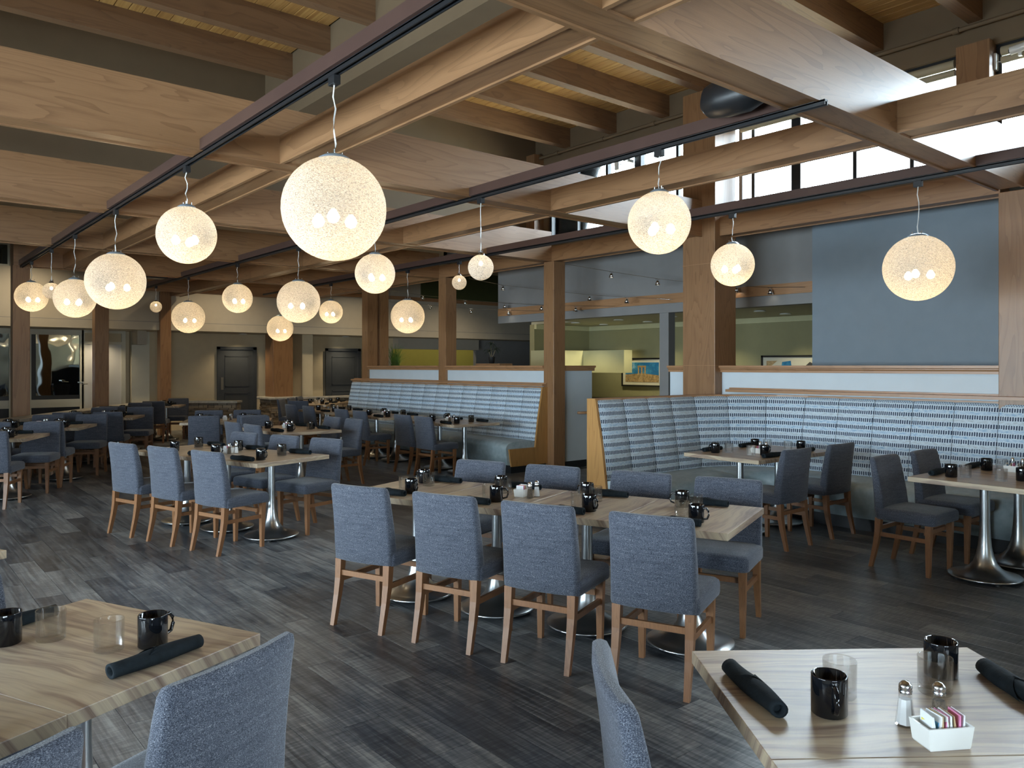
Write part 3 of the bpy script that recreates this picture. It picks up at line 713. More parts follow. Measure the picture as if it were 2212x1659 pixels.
low_wall('wall_stone_1', (.95, 12.45), (5.05, 18.52), .28, 'low ledge-stone wall with a pale cap behind the aisle tables', False)
low_wall('wall_stone_2', (5.62, 18.42), (6.55, 17.66), .25, 'short low ledge-stone wall before the slate door', True)
low_wall('wall_stone_3', (8.66, 18.75), (10.6, 18.75), .25, 'low ledge-stone wall beside the stone pedestal', True)
r = empty('wall_pedestal', (8.26, 19.28, 0)); tag(r, 'square ledge-stone pedestal under the thick oak column', None, None, 'structure')
m = MB()
for p, q, n in (((-.36,-.34),(.36,-.34),(0,-1,0)), ((.36,-.34),(.36,.34),(1,0,0)), ((-.36,.34),(-.36,-.34),(-1,0,0))):
    stones(m, (*p, 0), (*q, 0), 0, .74, n, rs)
tag(m.build('ledge_stone', STONE, r), None, None, None, 'stuff'); MB().box(-.35,.35,-.33,.34,0,.74).build('core', DARK, r)
MB().bbox(-.44,.44,-.42,.40,.74,.81,.02).build('cap', STONEC, r)

# ------------------------------------------------------------------ banquettes
def path_pts(segs):
    """segs: list of ('l', p0, p1) / ('a', centre, radius, ang0, ang1); returns f(s) -> (point, tangent), length"""
    pts = []
    for g in segs:
        if g[0] == 'l': pts += [Vector(g[1]), Vector(g[2])]
        else:
            _, c, rad, a0, a1 = g
            pts += [Vector((c[0]+rad*math.cos(a0+(a1-a0)*i/32), c[1]+rad*math.sin(a0+(a1-a0)*i/32))) for i in range(33)]
    q = [pts[0]]
    for p in pts[1:]:
        if (p-q[-1]).length > 1e-4: q.append(p)
    cum = [0]
    for a, b in zip(q[:-1], q[1:]): cum.append(cum[-1] + (b-a).length)
    def raw(s):
        s = max(0, min(cum[-1]-1e-6, s))
        for i in range(len(cum)-1):
            if s <= cum[i+1]: return q[i] + (q[i+1]-q[i])*((s-cum[i])/(cum[i+1]-cum[i]))
    def f(s):
        a, b = raw(s-.01), raw(s+.01); return raw(s), (b-a).normalized()
    return f, cum[-1]
def at(f, s, n, z):
    p, t = f(s); return (p.x + t.y*n, p.y - t.x*n, z)
def banquette(name, segs, pw, zt, lab, ends, nseat, ns=7):
    f, L = path_pts(segs); p0, _ = f(0)
    root = empty(name, (p0.x, p0.y, 0)); tag(root, lab, 'banquette')
    loc = lambda pts: [(x-p0.x, y-p0.y, z) for x, y, z in pts]
    npan = round(L / pw); pw = L / npan
    prof = [(.005,.455),(.012,.52),(.0,.62),(-.018,.75),(-.04,.88),(-.062,1.0),(-.083,1.10),(-.098,1.17),(-.110,zt-.035),(-.122,zt-.012),(-.145,zt),(-.20,zt-.002)]
    for i in range(npan):
        m = MB(); m.uv = []; rings = []
        for j in range(ns+1):
            tt = j/ns; s = (i+tt)*pw; puff = .020*(1-abs(2*tt-1)**5) - .006
            if j == 0: s += .002
            if j == ns: s -= .002
            ring = loc([at(f, s, n+puff*(1 if k < len(prof)-2 else .4), z) for k, (n, z) in enumerate(prof)]); rings.append(ring)
            m.uv += [(s, z - (n if z > zt-.02 else 0)) for n, z in prof]
        m.loft(rings, False, True, False); m.build('back_channel', WEAVE, root)
    # seat cushions
    sp = [(-.02,.455),(.10,.470),(.30,.476),(.46,.470),(.535,.452),(.572,.415),(.58,.37),(.568,.25),(.548,.125),(.50,.118),(-.02,.118)]
    e = [L*i/nseat for i in range(nseat+1)]
    for a, b in zip(e[:-1], e[1:]):
        k = max(2, int((b-a)/.09)); rings = []
        for j in range(k+1):
            s = a + (b-a)*j/k; edge = .012 if j in (0, k) else 0
            rings.append(loc([at(f, min(max(s, a+.002), b-.002), n, z-edge*(1 if z > .40 else 0)) for n, z in sp]))
        m = MB(); m.loft(rings, True, True, True); m.build('seat_cushion', VINYL, root)
    k = max(2, int(L/.15)); m = MB()
    m.loft([loc([at(f, L*j/k, n, z) for n, z in ((.49,.0),(.49,.117),(.0,.117),(.0,0))]) for j in range(k+1)], True, False); m.build('toe_kick', DARK, root)
    m = MB(); m.loft([loc([at(f, L*j/k, n, z) for n, z in ((-.13,zt-.012),(-.13,zt+.012),(-.235,zt+.012),(-.235,zt-.012))]) for j in range(k+1)], True, False); m.build('top_rail', TRIMY, root)
    m = MB(); m.loft([loc([at(f, L*j/k, n, z) for n, z in ((-.21,.02),(-.225,zt-.012),(-.20,zt-.012),(-.05,.40),(-.05,.02))]) for j in range(k+1)], True, False); m.build('back_frame', DARK, root)
    for s, sg in ends:
        p, t = f(s); poly = [(-.235,.10),(.50,.10),(.545,.36),(.03,.36),(.012,.5),(-.03,.80),(-.09,1.10),(-.118,zt+.01),(-.235,zt+.01)]
        m = MB(); a = [at(f, s, n, z) for n, z in poly]; b = [(x+t.x*.03*sg, y+t.y*.03*sg, z) for x, y, z in a]; n_ = len(a)
        m.add(loc(a+b), [tuple(range(n_)), tuple(range(n_, 2*n_))] + [(i, (i+1) % n_, n_+(i+1) % n_, n_+i) for i in range(n_)]); m.build('end_panel', HONEY, root)
    return root
banquette('straight_banquette', [('l', (7.90, 14.95), (7.90, 8.92))], .40, 1.262, 'long straight banquette in woven blue fabric before the pony wall', [(6.03, 1)], 4, 4)
banquette('curved_banquette', [('l', (5.72, 5.40), (7.12, 5.40)), ('a', (7.12, 4.55), .85, PI/2, 0), ('l', (7.97, 4.55), (7.97, .35))], .395, 1.255,
          'curved corner banquette in woven blue fabric with pale vinyl seat', [(0, -1)], 5)

# ------------------------------------------------------------------ chair
def rrect(w_, d_, r_, k=4, f=lambda x, y: 0.0):
    pts = []
    for cx, cy, a0 in ((w_/2-r_, d_/2-r_, 0), (-w_/2+r_, d_/2-r_, PI/2), (-w_/2+r_, -d_/2+r_, PI), (w_/2-r_, -d_/2+r_, 1.5*PI)):
        for i in range(k+1):
            a = a0 + PI/2*i/k; pts.append((cx + r_*math.cos(a), cy + r_*math.sin(a)))
    out = []                      # extra points along the two long sides so the curve shows
    n = len(pts)
    for i in range(n):
        a, b = pts[i], pts[(i+1) % n]; out.append(a)
        if abs(a[0]-b[0]) > .15: out += [(a[0]+(b[0]-a[0])*q/4, a[1]+(b[1]-a[1])*q/4) for q in (1,2,3)]
    return [(x, y + f(x, y)) for x, y in out]
def chair_proto():
    root = empty('dining_chair')
    rings = []
    for z, yc, th, wd, sh in ((.398,-.200,.060,.430,-.012),(.402,-.200,.070,.440,0),(.48,-.203,.078,.442,0),(.58,-.212,.072,.440,0),(.68,-.226,.064,.438,0),(.78,-.243,.056,.436,0),(.845,-.256,.050,.434,0),(.864,-.260,.040,.424,0),(.871,-.261,.018,.400,0)):
        rings.append([(x, y + yc, z) for x, y in rrect(wd, th, min(.02, th*.45), 3, lambda x, y: .022*(x/.215)**2)])
    MB().loft(rings).build('backrest', TWEED, root)
    rings = []
    for z, g in ((.392,.010),(.396,.003),(.41,0),(.452,0),(.470,.004),(.481,.016),(.486,.04)):
        rings.append([(x, y + .018, z) for x, y in rrect(.462-2*g, .452-2*g, .035, 4)])
    rings.append([(x*.5, y*.5 + .018, .492) for x, y in rrect(.38, .37, .035, 4)])
    MB().loft(rings).build('seat', TWEED, root)
    for sx in (-1, 1):
        def leg(pts):
            return MB().loft([[(sx*.188+a*h_, y+b*h_, z) for a, b in ((-1,-1),(1,-1),(1,1),(-1,1))] for y, z, h_ in pts], True, False)
        leg([(.182,0,.0145),(.184,.2,.018),(.186,.40,.022)]).build('leg', LEGW, root)
        leg([(-.258,0,.0145),(-.240,.08,.016),(-.217,.18,.0185),(-.200,.28,.021),(-.192,.40,.023)]).build('leg', LEGW, root)
        MB().box(sx*.188-.009, sx*.188+.009, -.205, .170, .255, .287).build('stretcher', LEGW, root)
    for y, z in ((-.198, .315), (.150, .325)): MB().box(-.172, .172, y-.009, y+.009, z-.016, z+.016).build('stretcher', LEGW, root)
    return root
def table_proto():
    root = empty('pedestal_table')
    MB().bbox(-.3222, .3222, -.42, .42, .712, .75, .0025).build('tabletop', LAMI, root)
    MB().lathe([(.0,.016),(.236,.018),(.248,.024),(.250,.030),(.243,.036),(.20,.046),(.15,.062),(.11,.088),(.080,.125),(.060,.18),(.046,.25),(.038,.34),(.034,.45),(.033,.70)], 32).build('pedestal', STEEL, root)
    MB().box(-.16, .16, -.16, .16, .70, .712).build('mount_plate', BLACKM, root)
    m = MB()
    for i in range(4): m.lathe([(.02,0),(.02,.02)], 10, (.20*math.cos(PI/4+i*PI/2), .20*math.sin(PI/4+i*PI/2)), False)
    m.build('glide_ring', RUBBER, root); return root
def mug_proto():
    root = empty('mug')
    MB().lathe([(.038,0),(.0425,.004),(.0425,.094),(.0415,.097),(.039,.095),(.0385,.012),(.0,.010)], 24).build('cup', MUGM, root)
    MB().tube([(.040,0,.080),(.060,0,.082),(.072,0,.068),(.074,0,.048),(.066,0,.028),(.040,0,.020)], .0058, 8).build('handle', MUGM, root); return root
def glass_obj():
    return MB().lathe([(.0,0),(.039,0),(.0415,.003),(.0425,.09),(.0418,.093),(.0405,.09),(.0390,.022),(.034,.016),(.0,.014)], 20, cap=False).build('tumbler', GLASS)
def napkin_obj():
    m = MB(); rings = []; n = 16; Lh = .14
    for i in range(15):
        t = -1 + 2*i/14; x = t*Lh; ring = []
        for j in range(n):
            a = 2*PI*j/n; rr = .0245*(1 + .10*math.sin(3.1*t+1.0) + .05*math.cos(2*a+2*t)) * (1.0 - .05*abs(t)); y = rr*math.cos(a)*1.08; z = rr*math.sin(a)*.92
            ring.append((x, y + .004*math.sin(2.4*t), max(z, -.0205) + .0205))
        rings.append(ring)
    for sgn, k in ((-1, 0), (1, -1)):       # hollow rolled ends
        e = rings[k]; cx = sum(p[1] for p in e)/n; cz = sum(p[2] for p in e)/n
        inner = [(p[0]-sgn*.018, cx+(p[1]-cx)*.55, cz+(p[2]-cz)*.55) for p in e]; lip = [(p[0], cx+(p[1]-cx)*.62, cz+(p[2]-cz)*.62) for p in e]
        if sgn < 0: rings = [inner, lip] + rings
        else: rings = rings + [lip, inner]
    m.loft(rings)
    fl_ = []                                 # wrapped flap
    for i in range(9):
        a = -.5 + 2.9*i/8; fl_.append([(x_, .0272*math.cos(a)*1.08, .0272*math.sin(a)*.94 + .0205) for x_ in (-.075+.10*i/8, .06-.012*i, .063-.012*i)])
    o = m.build('napkin_roll', NAPM); fm_ = MB(); fm_.loft(fl_, False, True, False); fm_.build('flap', NAPM, o); return o
PEPPERM, SALTM = plain('ground_pepper', (.13,.10,.075), .9, mottled=.5, scale=200), plain('table_salt', (.86,.86,.86), .8)
def shaker_proto(fill, name):
    root = empty(name)
    def sq(h_, z): return [(h_*math.cos(PI/8+j*PI/4), h_*math.sin(PI/8+j*PI/4), z) for j in range(8)]
    MB().loft([sq(.022,0), sq(.0225,.006), sq(.017,.05), sq(.0145,.072), sq(.0145,.076)], True, False).build('glass_body', GLASS, root)
    MB().loft([sq(.0185,.004), sq(.0155,.04), sq(.013,.062)], True, False).build('filling', fill, root)
    MB().lathe([(.015,.076),(.0155,.082),(.0135,.085),(.0155,.088),(.014,.096),(.008,.103),(.0,.105)], 16).build('cap', CHROME, root); return root
def caddy_obj():
    m = MB(); a, b = .055, .035
    def q(x, y, z): return [(-x,-y,z),(x,-y,z),(x,y,z),(-x,y,z)]
    m.loft([q(a*.86,b*.86,0), q(a*.9,b*.88,.004), q(a,b,.05), q(a-.004,b-.004,.05), q(a*.86-.002,b*.84-.002,.008)], True, False); return m.build('sugar_caddy', CERAM)
PK = [plain('packet_white', (.78,.80,.82), .6), plain('packet_blue', (.10,.33,.62), .6), plain('packet_pink', (.75,.25,.45), .6), plain('packet_yellow', (.80,.68,.10), .6), plain('packet_brown', (.50,.36,.20), .6)]
def packet_obj(i):
    m = MB().loft([[(-.024,-.0008,0),(.024,-.0008,0),(.024,.0008,0),(-.024,.0008,0)], [(-.024,-.003,.03),(.024,-.003,.03),(.024,.003,.03),(-.024,.003,.03)], [(-.024,-.0006,.062),(.024,-.0006,.062),(.024,.0006,.062),(-.024,.0006,.062)]], True, False)
    o = m.build('sugar_packet', PK[0] if i in (1, 3) else PK[i])
    if i in (1, 3): MB().box(-.018,.018,-.0034,.0034,.024,.046).build('printed_band', PK[i], o)
    return o

protos = {}
def proto(key, fn, *a):
    """first call builds the thing, later calls copy it with its parts"""
    if key not in protos: protos[key] = fn(*a); return protos[key]
    return dup(protos[key])
def put(o, loc, rz, label, cat, group):
    o.location = loc; o.rotation_euler = (0, 0, rz); tag(o, label, cat, group); return o

# ------------------------------------------------------------------ table runs
U = .645
def run(c, ang, n, name, sideN, sideF, endref, N=(), F=(), dN=.48, dF=.42, ends=(), caddy=None, setN=True, setF=True, units=None):
    """a row of N small tables; u runs along the row, v across it; side N is v < 0"""
    a = R(ang); u = (math.cos(a), math.sin(a)); v = (-u[1], u[0]); grp = name
    P = lambda p, q: (c[0] + u[0]*p + v[0]*q, c[1] + u[1]*p + v[1]*q)
    single = n == 1
    def which(k, m_): return '' if m_ == 1 else '%s from %s, ' % (ordn[k], endref)
    us = [(k - (n-1)/2)*U for k in range(n)]
    for k, p in enumerate(us):
        if units and k not in units: continue
        x, y = P(p, 0)
        lab = 'streaked pale wood pedestal table, %s' % name if single else 'streaked pale wood pedestal table, %s from %s, %s' % (ordn[k], endref, name)
        put(proto('table', table_proto), (x, y, 0), a, lab, 'table', 'tables of ' + grp)
        for side, s, on in ((sideN, -1, setN), (sideF, 1, setF)):
            if not on: continue
            j = lambda q=.014: random.uniform(-q, q)
            where = '%s side of %s' % (side, name) if single else '%s from %s, %s side of %s' % (ordn[k], endref, side, name)
            for key, fn, nm, cat, du, dv, dr in (('nap', napkin_obj, 'rolled black napkin', 'napkin', 0, .335, j(.12)), ('mug', mug_proto, 'glossy black mug', 'mug', .10, .205, j(.5)), ('gl', glass_obj, 'clear tumbler', 'glass', .0, .125, 0)):
                x, y = P(p - s*(du + j()), s*(dv + j(.01)))
                put(proto(key, fn), (x, y, .7503), a + dr + (0 if s < 0 else PI), '%s, %s' % (nm, where), cat, '%ss of %s' % (cat, grp))
    for side, s, lst, d in ((sideN, -1, N, dN), (sideF, 1, F, dF)):
        for k, p in enumerate(lst):
            x, y = P(p, s*d)
            put(proto('chair', chair_proto), (x, y, 0), a + (0 if s < 0 else PI) + random.uniform(-.025, .025),
                'blue-grey tweed chair %s%s side of %s' % (which(k, len(lst)), side, name), 'chair', 'chairs of ' + grp)
    for p, q, rz, lab in ends:
        x, y = P(p, q); put(proto('chair', chair_proto), (x, y, 0), a + rz, lab, 'chair', 'chairs of ' + grp)
    if caddy:
        cu, cv, big = caddy
        x, y = P(cu, cv); put(proto('caddy', caddy_obj), (x, y, .7503), a + PI/2 + .1, 'white sugar caddy on %s' % name, 'caddy', 'sugar caddies')
        npk = 11 if big else 4
        for i in range(npk):
            kk = (i*2) % 5; o = proto('packet%d' % kk, packet_obj, kk); tt = (i/(npk-1) - .5)*.072
            ca = a + PI/2 + .1; px, py = x + math.cos(ca)*tt, y + math.sin(ca)*tt
            put(o, (px, py, .760), ca + PI/2 + random.uniform(-.12, .12), '%s paper sweetener packet in the sugar caddy on %s' % (('white', 'blue-banded', 'pink', 'yellow-banded', 'brown')[kk], name), 'packet', 'sweetener packets of ' + grp); o.rotation_euler[0] = random.uniform(-.12, .12)
        for nm, fill, du, dv in (('pepper_shaker', PEPPERM, .085, -.045), ('salt_shaker', SALTM, .095, .03)):
            x, y = P(cu + du, cv + dv); put(proto(nm, shaker_proto, fill, nm), (x, y, .7503), a, 'glass %s with a metal cap on %s' % (nm.replace('_', ' '), name), 'shaker', nm.replace('_', ' ') + 's')

run((3.31, 3.69), -69.6, 4, 'the four-table row', 'open-floor', 'curved-banquette', 'the stair end', (-.865,-.24,.356,.985), (-.88,-.26,.41,1.01), .49, .455, caddy=(-.17,.06,False))
run((2.75, 7.65), -73, 3, 'the three-table row', 'stone-wall', 'banquette', 'the door end', (-.61,.03,.68), (-.60,.05,.67), .47, .43, caddy=(.03,-.02,False))
run((4.44, 10.02), -87, 2, 'the mid-room pair', 'aisle', 'banquette', 'the door end', (-.12,.46), (-.12,.46), .50, .49, ends=((-.83, 0, -PI/2, 'blue-grey tweed chair at the door end of the mid-room pair'),), caddy=(-.14,.03,False))
run((4.39, 12.18), -25, 2, 'the slate-door pair', 'room', 'door', 'the stone-wall end', (-.27,.40), (-.36,.24), .49, .47, caddy=(-.05,.03,False))
run((1.07, 11.27), -27, 2, 'the lowest aisle pair', 'room', 'stone-wall', 'the outer end', (-.26,.386), (-.12,.46), .53, .49, caddy=(.03,.04,False))
run((1.90, 12.66), -27, 2, 'the second aisle pair', 'room', 'stone-wall', 'the outer end', (-.28,.346), (-.10,.49), .55, .49, caddy=(.0,.04,False))
run((3.02, 14.43), -27, 2, 'the third aisle pair', 'room', 'stone-wall', 'the outer end', (-.22,.358), (-.08,.51), .53, .49, caddy=(.0,.04,False))
run((3.84, 16.02), -27, 1, 'the small two-seat table', 'room', 'stone-wall', 'the outer end', (-.05,), (.10,), .50, .44)
run((5.05, 17.70), -27, 1, 'the slim-column table', 'room', 'door', 'the outer end', (-.10,), (.12,), .50, .44, caddy=(-.2,.05,False))
run((6.92, 9.74), -90, 2, 'the stair-pier banquette pair', 'chair', 'bench', 'the door end', (-.28,.28), (), .47, caddy=(-.05,-.02,False))
run((6.92, 11.68), -90, 2, 'the middle banquette pair', 'chair', 'bench', 'the door end', (-.28,.36), (), .47, caddy=(-.02,-.02,False))
run((6.92, 13.62), -90, 2, 'the double-column banquette pair', 'chair', 'bench', 'the door end', (-.36,.40), (), .47, caddy=(.05,-.02,False))
run((8.05, 16.50), 47, 3, 'the slanting pedestal row', 'wall', 'pedestal', 'the room end', (), (-.61,.044,.62), .5, .46, ends=((-1.30, 0, -PI/2, 'blue-grey tweed chair at the room end of the slanting pedestal row'),), caddy=(.0,.0,False))
run((6.83, 4.37), -1, 2, 'the banquette-corner pair', 'chair', 'bench', 'the outer end', (-.50,.26), (), .47, caddy=(-.13,-.06,False))
run((6.80, 2.22), -2, 2, 'the banquette-end pair', 'window', 'chair', 'the outer end', (), (-.44,.24), .47, .46, caddy=(.28,.03,False))
run((.215, 2.54), 24, 2, 'the caddy-less pair', 'chair', 'aisle', 'the outer end', (-.40,.215), (.26,), .50, .43, setN=True)
run((1.84, .68), 52.2, 2, 'the full-caddy pair', 'window', 'open-floor', 'the window end', (), (.21,), .5, .49, caddy=(.055,.012,True))
run((.05, 4.51), 24, 1, 'the side-aisle table', 'room', 'wall', 'the outer end')

# ------------------------------------------------------------------ globe pendants on the tracks
GL = [(1.97,3.87,2.45,.56),(1.97,6.37,2.63,.45),(1.97,8.60,2.45,.565),(1.97,10.56,2.41,.465),(1.97,13.68,2.64,.45),(1.97,12.07,2.61,.22),
      (4.46,14.33,2.46,.56),(4.46,16.31,2.76,.22),(4.46,11.97,2.64,.45),(4.46,9.78,2.45,.56),(6.9,16.05,2.40,.55),(6.9,13.69,2.63,.44),
      (4.46,7.77,2.64,.45),(6.9,10.96,2.41,.555),(4.46,5.81,2.52,.24),(6.9,9.52,2.85,.22),(4.46,3.68,2.64,.455),(6.9,4.73,2.64,.44),(6.9,2.89,2.43,.555)]
TR = {1.97: 'side-aisle track', 4.46: 'middle track', 6.9: 'banquette track'}
order = {}
for x in TR:
    l = sorted(g for g in GL if g[0] == x)
    for i, g in enumerate(l): order[g] = i
def shade_mesh(rad, seg=40, rings=24):
    m = MB(); R_ = []
    for i in range(rings+1):
        a = .30 + (PI-.30-.001)*i/rings
        R_.append([(rad*math.sin(a)*math.cos(2*PI*j/seg)*(1+random.uniform(-.004,.004)), rad*math.sin(a)*math.sin(2*PI*j/seg), rad*math.cos(a)) for j in range(seg)])
    return m.loft(R_, False)
pl_cache = {}
for gi, g in enumerate(GL):
    x, y, z, d = g; rad = d/2; size = 'large' if d > .5 else 'medium' if d > .3 else 'small'
    t = empty('globe_pendant', (x, y, z))
    tag(t, '%s lit spun-acrylic globe pendant, %s from the window wall on the %s' % (size, ordn[order[g]] if order[g] < 10 else 'last', TR[x]), 'pendant lamp', 'globe pendants')
    shade_mesh(rad).build('shade', SHADE, t)
    ct = rad*math.cos(.30)
    cp = MB().lathe([(rad*.31, ct-.004), (rad*.30, ct+.006), (rad*.2, ct+.022), (.012, ct+.03)], 24).build('top_cap', CAPM if size != 'small' else CHROME, t)
    m = MB()
    for i in range(3): m.lathe([(.004, ct+.02), (.004, ct+.045)], 6, (rad*.16*math.cos(i*2.1), rad*.16*math.sin(i*2.1)))
    m.build('cap_screw', CHROME, cp)
    top = 3.125 - z; wob = .012 if size != 'small' else .004
    pts = [(wob*math.sin(k*1.9+gi)*(1 if 0 < k < 6 else 0), wob*math.cos(k*1.3+gi)*(1 if 0 < k < 6 else 0), ct+.02 + (top-ct-.02)*k/6) for k in range(7)]
    MB().tube(pts, .0045, 8).build('cord', CERAM, t)
    MB().bbox(-.021, .021, -.034, .034, top-.005, top+.045, .003).build('track_adapter', BLACKM, t)
    nb = 3 if size != 'small' else 1; br = .035 if size != 'small' else .022
    bz = -rad*.22 if size != 'small' else rad*.3
    for i in range(nb):
        a = 2*PI*i/nb + gi; q = rad*.36 if nb > 1 else 0
        MB().lathe([(0.001,-br),(br*.7,-br*.7),(br,0),(br*.7,br*.7),(br*.3,br*1.2)], 12, (q*math.cos(a), q*math.sin(a))).build('bulb', BULB, t).location = (0,0,bz)
    pw = {'large': 4.4, 'medium': 3.1, 'small': 1.2}[size]
    l = bpy.data.lights.new('pendant_light', 'POINT'); l.energy = pw; l.color = (1.0, .70, .38); l.shadow_soft_size = rad*.25
    o = bpy.data.objects.new('pendant_light', l); col.objects.link(o); o.parent = t; o.location = (0,0,bz)

# ------------------------------------------------------------------ cable spots over the corridor
def cable(n, pts, idx, side):
    t = empty('cable_wire', pts[0]); tag(t, 'thin pair of low-voltage cables, %s' % side, 'cable', 'low-voltage cables')
    m = MB()
    for off in (-.02, .02): m.tube([(p[0]-pts[0][0]+off, p[1]-pts[0][1], p[2]-pts[0][2]) for p in pts], .0022, 5)
    m.tube([(0, 0, 0), (0, 0, (3.53 if pts[0][1] < 12.2 else 4.395) - pts[0][2])], .004, 6).build('wire', CHROME, t)
    for k in idx:
        p = pts[k]; s = empty('cable_spot', (p[0], p[1], p[2]-.06)); tag(s, 'tiny lit cable spot on the cables %s' % side, 'spotlight', 'cable spots ' + side)
        MB().lathe([(.012,.035),(.020,.03),(.040,-.03),(.036,-.03),(.016,.02)], 14).build('reflector', CHROME, s)
        MB().lathe([(.0,-.024),(.036,-.024)], 14, cap=False).build('lens', SPOT, s)
        MB().tube([(-.045,0,.052),(.045,0,.052)], .004, 6).tube([(0,0,.03),(0,0,.052)], .004, 6).build('bar', CHROME, s)
cable(1, [(8.75,9.844,3.395),(8.75,8.142,3.027),(8.75,7.245,2.844),(8.75,6.70,2.75)], (1,2), 'ending at the thick column')
cable(2, [(8.9,11.95,3.26),(8.9,10.93,3.054),(8.9,8.75,2.726),(8.9,7.968,2.637),(9.12,7.29,2.571)], (1,2,3), 'ending at the oak band by the grey post')
cable(3, [(9.05,15.118,3.282),(9.05,13.791,3.077),(9.05,12.287,2.882),(9.05,11.061,2.744),(9.05,10.061,2.65),(9.05,9.217,2.584),(9.12,8.43,2.538)], (1,2,3,4,5), 'strung past the potted dracaena')
cable(4, [(9.12,15.235,3.035),(9.12,13.601,2.865),(9.12,12.185,2.708),(9.12,11.039,2.619),(9.12,10.2,2.556)], (1,2,3), 'strung lowest along the header wall')
cable(5, [(9.12,6.6,2.72),(9.12,6.189,2.686),(9.12,5.676,2.622),(9.12,5.2,2.59)], (1,2), 'between the thick column and the blue wall')

# ------------------------------------------------------------------ speakers, cameras
t = empty('wall_speaker', (4.52, 2.92, 3.18)); tag(t, 'black dome-shaped speaker hung from the middle track under a beam', 'speaker')
rings = []
for i, (yy, h_, w_) in enumerate(((-.23,.02,.02),(-.20,.10,.09),(-.08,.15,.12),(.08,.15,.12),(.20,.12,.10),(.25,.05,.04))):
    rings.append([(w_*math.cos(a*PI/8), yy, .14 + h_*math.sin(a*PI/8)*(1 if a < 8 else .75)) for a in range(16)])
MB().loft(rings).build('housing', BLACKM, t); MB().box(.10,.19,-.03,.03,.10,.14).build('bracket', BLACKM, t)
t.location = (4.27, 2.90, 3.17)
t = empty('track_speaker', (4.19, 15.42, 3.22)); tag(t, 'black boxy speaker with ribbed back on the middle track', 'speaker')
MB().prism([(-.20,0),(.16,0),(.20,.09),(.16,.20),(-.16,.22),(-.22,.12)], -.14, .14, 'Y').build('housing', BLACKM, t)
m = MB()
for i in range(4): m.box(-.15+i*.08, -.12+i*.08, -.155, -.14, .10, .20)
m.build('rib', BLACKM, t); MB().box(.15,.228,-.02,.02,.02,.06).build('bracket', BLACKM, t)
for i, (y, z, lab) in enumerate(((7.54,4.56,'small white security camera before the clerestory beyond the thick column'),(2.62,4.58,'white security camera beside the wooden clerestory post'))):
    t = empty('security_camera', (8.44, y, z)); tag(t, lab, 'camera', 'security cameras')
    MB().tube([(-.02,.06,.02),(-.02,-.10,.035)], .04, 14).build('body', CERAM, t); MB().tube([(-.02,.062,.02),(-.02,.072,.019)], .022, 12).build('lens', BLACKM, t)
    MB().box(-.01,.10,-.03,.0,-.04,.0).box(.03,.10,.20,.28,-.10,.06).tube([(.05,.0,-.02),(.06,.1,-.05),(.06,.2,-.02)], .004, 6).build('mount', CERAM, t)

# ------------------------------------------------------------------ plants, plinth, lower-level table with orchid, tree outside
LEAFD, LEAFG = plain('dark_leaf', (.018,.035,.016), .5), plain('grass_blade', (.13,.25,.04), .5, mottled=.4, scale=8)
STEMM = plain('plant_stem', (.16,.12,.07), .8)
tag(MB().bbox(8.88,9.14,11.02,11.68,-.2,1.60,.005).box(8.86,9.16,10.98,11.70,1.60,1.64).build('plinth', TRIMY), 'tall oak plinth carrying the dracaena', 'plinth')
t = empty('potted_dracaena', (9.0, 11.39, 1.64)); tag(t, 'spiky dark dracaena in a black pot on the oak plinth', 'potted plant')
MB().lathe([(.0,0),(.048,0),(.062,.11),(.066,.125),(.056,.125),(.054,.10),(0,.10)], 20).build('pot', RUBBER, t)
tops = [(.0,.02,.36),(.03,-.07,.26),(-.02,.05,.22)]
m = MB()
for a, b, c in tops: m.tube([(0,0,.10),(a*.4,b*.5,c*.6),(a,b,c)], .007, 6)
m.build('stem', STEMM, t); rl = random.Random(5)
for a, b, c in tops:
    for i in range(22):
        th = rl.uniform(0, 2*PI); ln = rl.uniform(.10, .19); up = rl.uniform(.1, 1.2); m = MB(); rg = []
        for q in range(5):
            s = q/4; rr = ln*s; zz = c + up*ln*s - .9*ln*s*s; wd = .007*(1-s)+.001
            px, py = a + rr*math.cos(th)*.8, b + rr*math.sin(th)*.8
            rg.append([(px-wd*math.sin(th), py+wd*math.cos(th), zz), (px, py, zz-.002), (px+wd*math.sin(th), py-wd*math.cos(th), zz)])
        m.loft(rg, False, True, False); m.build('leaf', LEAFD, t)
t = empty('potted_grass', (9.08, 14.93, 1.32)); tag(t, 'tall green ornamental grass beside the double column', 'potted plant')
MB().lathe([(0,0),(.12,0),(.15,.26),(.13,.26),(.12,.22),(0,.22)], 18).build('planter', RUBBER, t); m = MB()
for i in range(140):
    th = rl.uniform(0, 2*PI); ln = rl.uniform(.25, .62); lean = rl.uniform(.02, .30); x0, y0 = rl.uniform(-.07,.07), rl.uniform(-.07,.07); rg = []
    for q in range(4):
        s = q/3; wd = .004*(1-s)+.0006; px, py, zz = x0+lean*s*s*math.cos(th), y0+lean*s*s*math.sin(th), .2+ln*s-lean*.35*s*s
        rg.append([(px-wd, py+wd, zz), (px+wd, py-wd, zz)])
    m.loft(rg, False, True, False)
tag(m.build('blades', LEAFG, t), None, None, None, 'stuff')
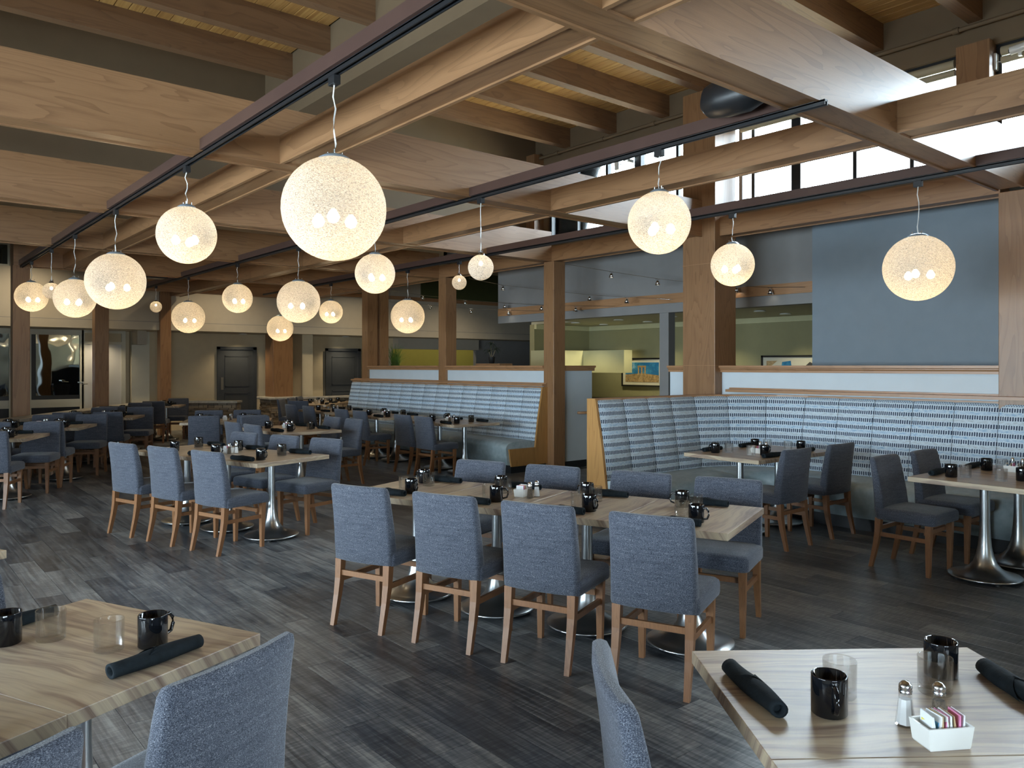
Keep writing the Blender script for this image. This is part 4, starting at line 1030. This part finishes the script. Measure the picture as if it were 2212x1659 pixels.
tag(MB().box(8.9,9.26,14.6,15.25,0,1.32).build('planter_stand', GREYP), 'grey stand under the ornamental grass', 'stand')
t = empty('cloth_table', (10.6, 9.55, -1.2)); tag(t, 'white-clothed table on the lower level past the handrail', 'table')
MB().bbox(-.45,.45,-.45,.45,.02,1.32,.03).build('tablecloth', WHITEP, t); MB().box(-.4,.4,-.4,.4,0,.02).build('base', DARK, t)
t = empty('orchid', (10.3, 9.38, .13)); tag(t, 'pink orchid in a small dark vase on the white-clothed table', 'flower')
MB().lathe([(0,0),(.03,0),(.035,.09),(.03,.09),(0,.08)], 14).build('vase', RUBBER, t)
MB().tube([(0,0,.08),(.0,.03,.2),(.0,-.02,.34)], .004, 6).build('stem', LEAFG, t); PINKM = plain('pink_petal', (.75,.16,.42), .6)
for i in range(7):
    a = i*2.4; m = MB(); rr = .03
    for q in range(5):
        b_ = a + q*2*PI/5; m.lathe([(.001,-.006),(.016,0),(.001,.006)], 8, (rr*.6*math.cos(b_), rr*.6*math.sin(b_)))
    o = m.build('blossom', PINKM, t); o.location = (.02*math.cos(a), .05*math.sin(a), .17+.026*i); o.rotation_euler = (R(70), 0, a)
TRUNK = plain('bare_bark', (.16,.14,.12), .9)
t = empty('bare_tree', (17.5, 16.0, 0)); tag(t, 'leafless winter tree outside the clerestory windows', 'tree'); m = MB(); rt = random.Random(11)
def branch(p, d, ln, r_, lev):
    pts = [p]; q = Vector(p); d = Vector(d).normalized()
    for i in range(4):
        d = (d + Vector((rt.uniform(-.25,.25), rt.uniform(-.25,.25), rt.uniform(-.05,.25)))).normalized(); q = q + d*ln/4; pts.append(tuple(q))
    m.tube(pts, r_, 5, rs=[r_*(1-.16*i) for i in range(5)])
    if lev:
        for k_ in range(4): branch(pts[2 + k_ % 3], (d + Vector((rt.uniform(-.9,.9), rt.uniform(-.9,.9), rt.uniform(-.1,.6)))).normalized(), ln*.62, r_*.5, lev-1)
branch((0,0,0), (0,0,1), 5.0, .13, 3); m.build('branches', TRUNK, t)
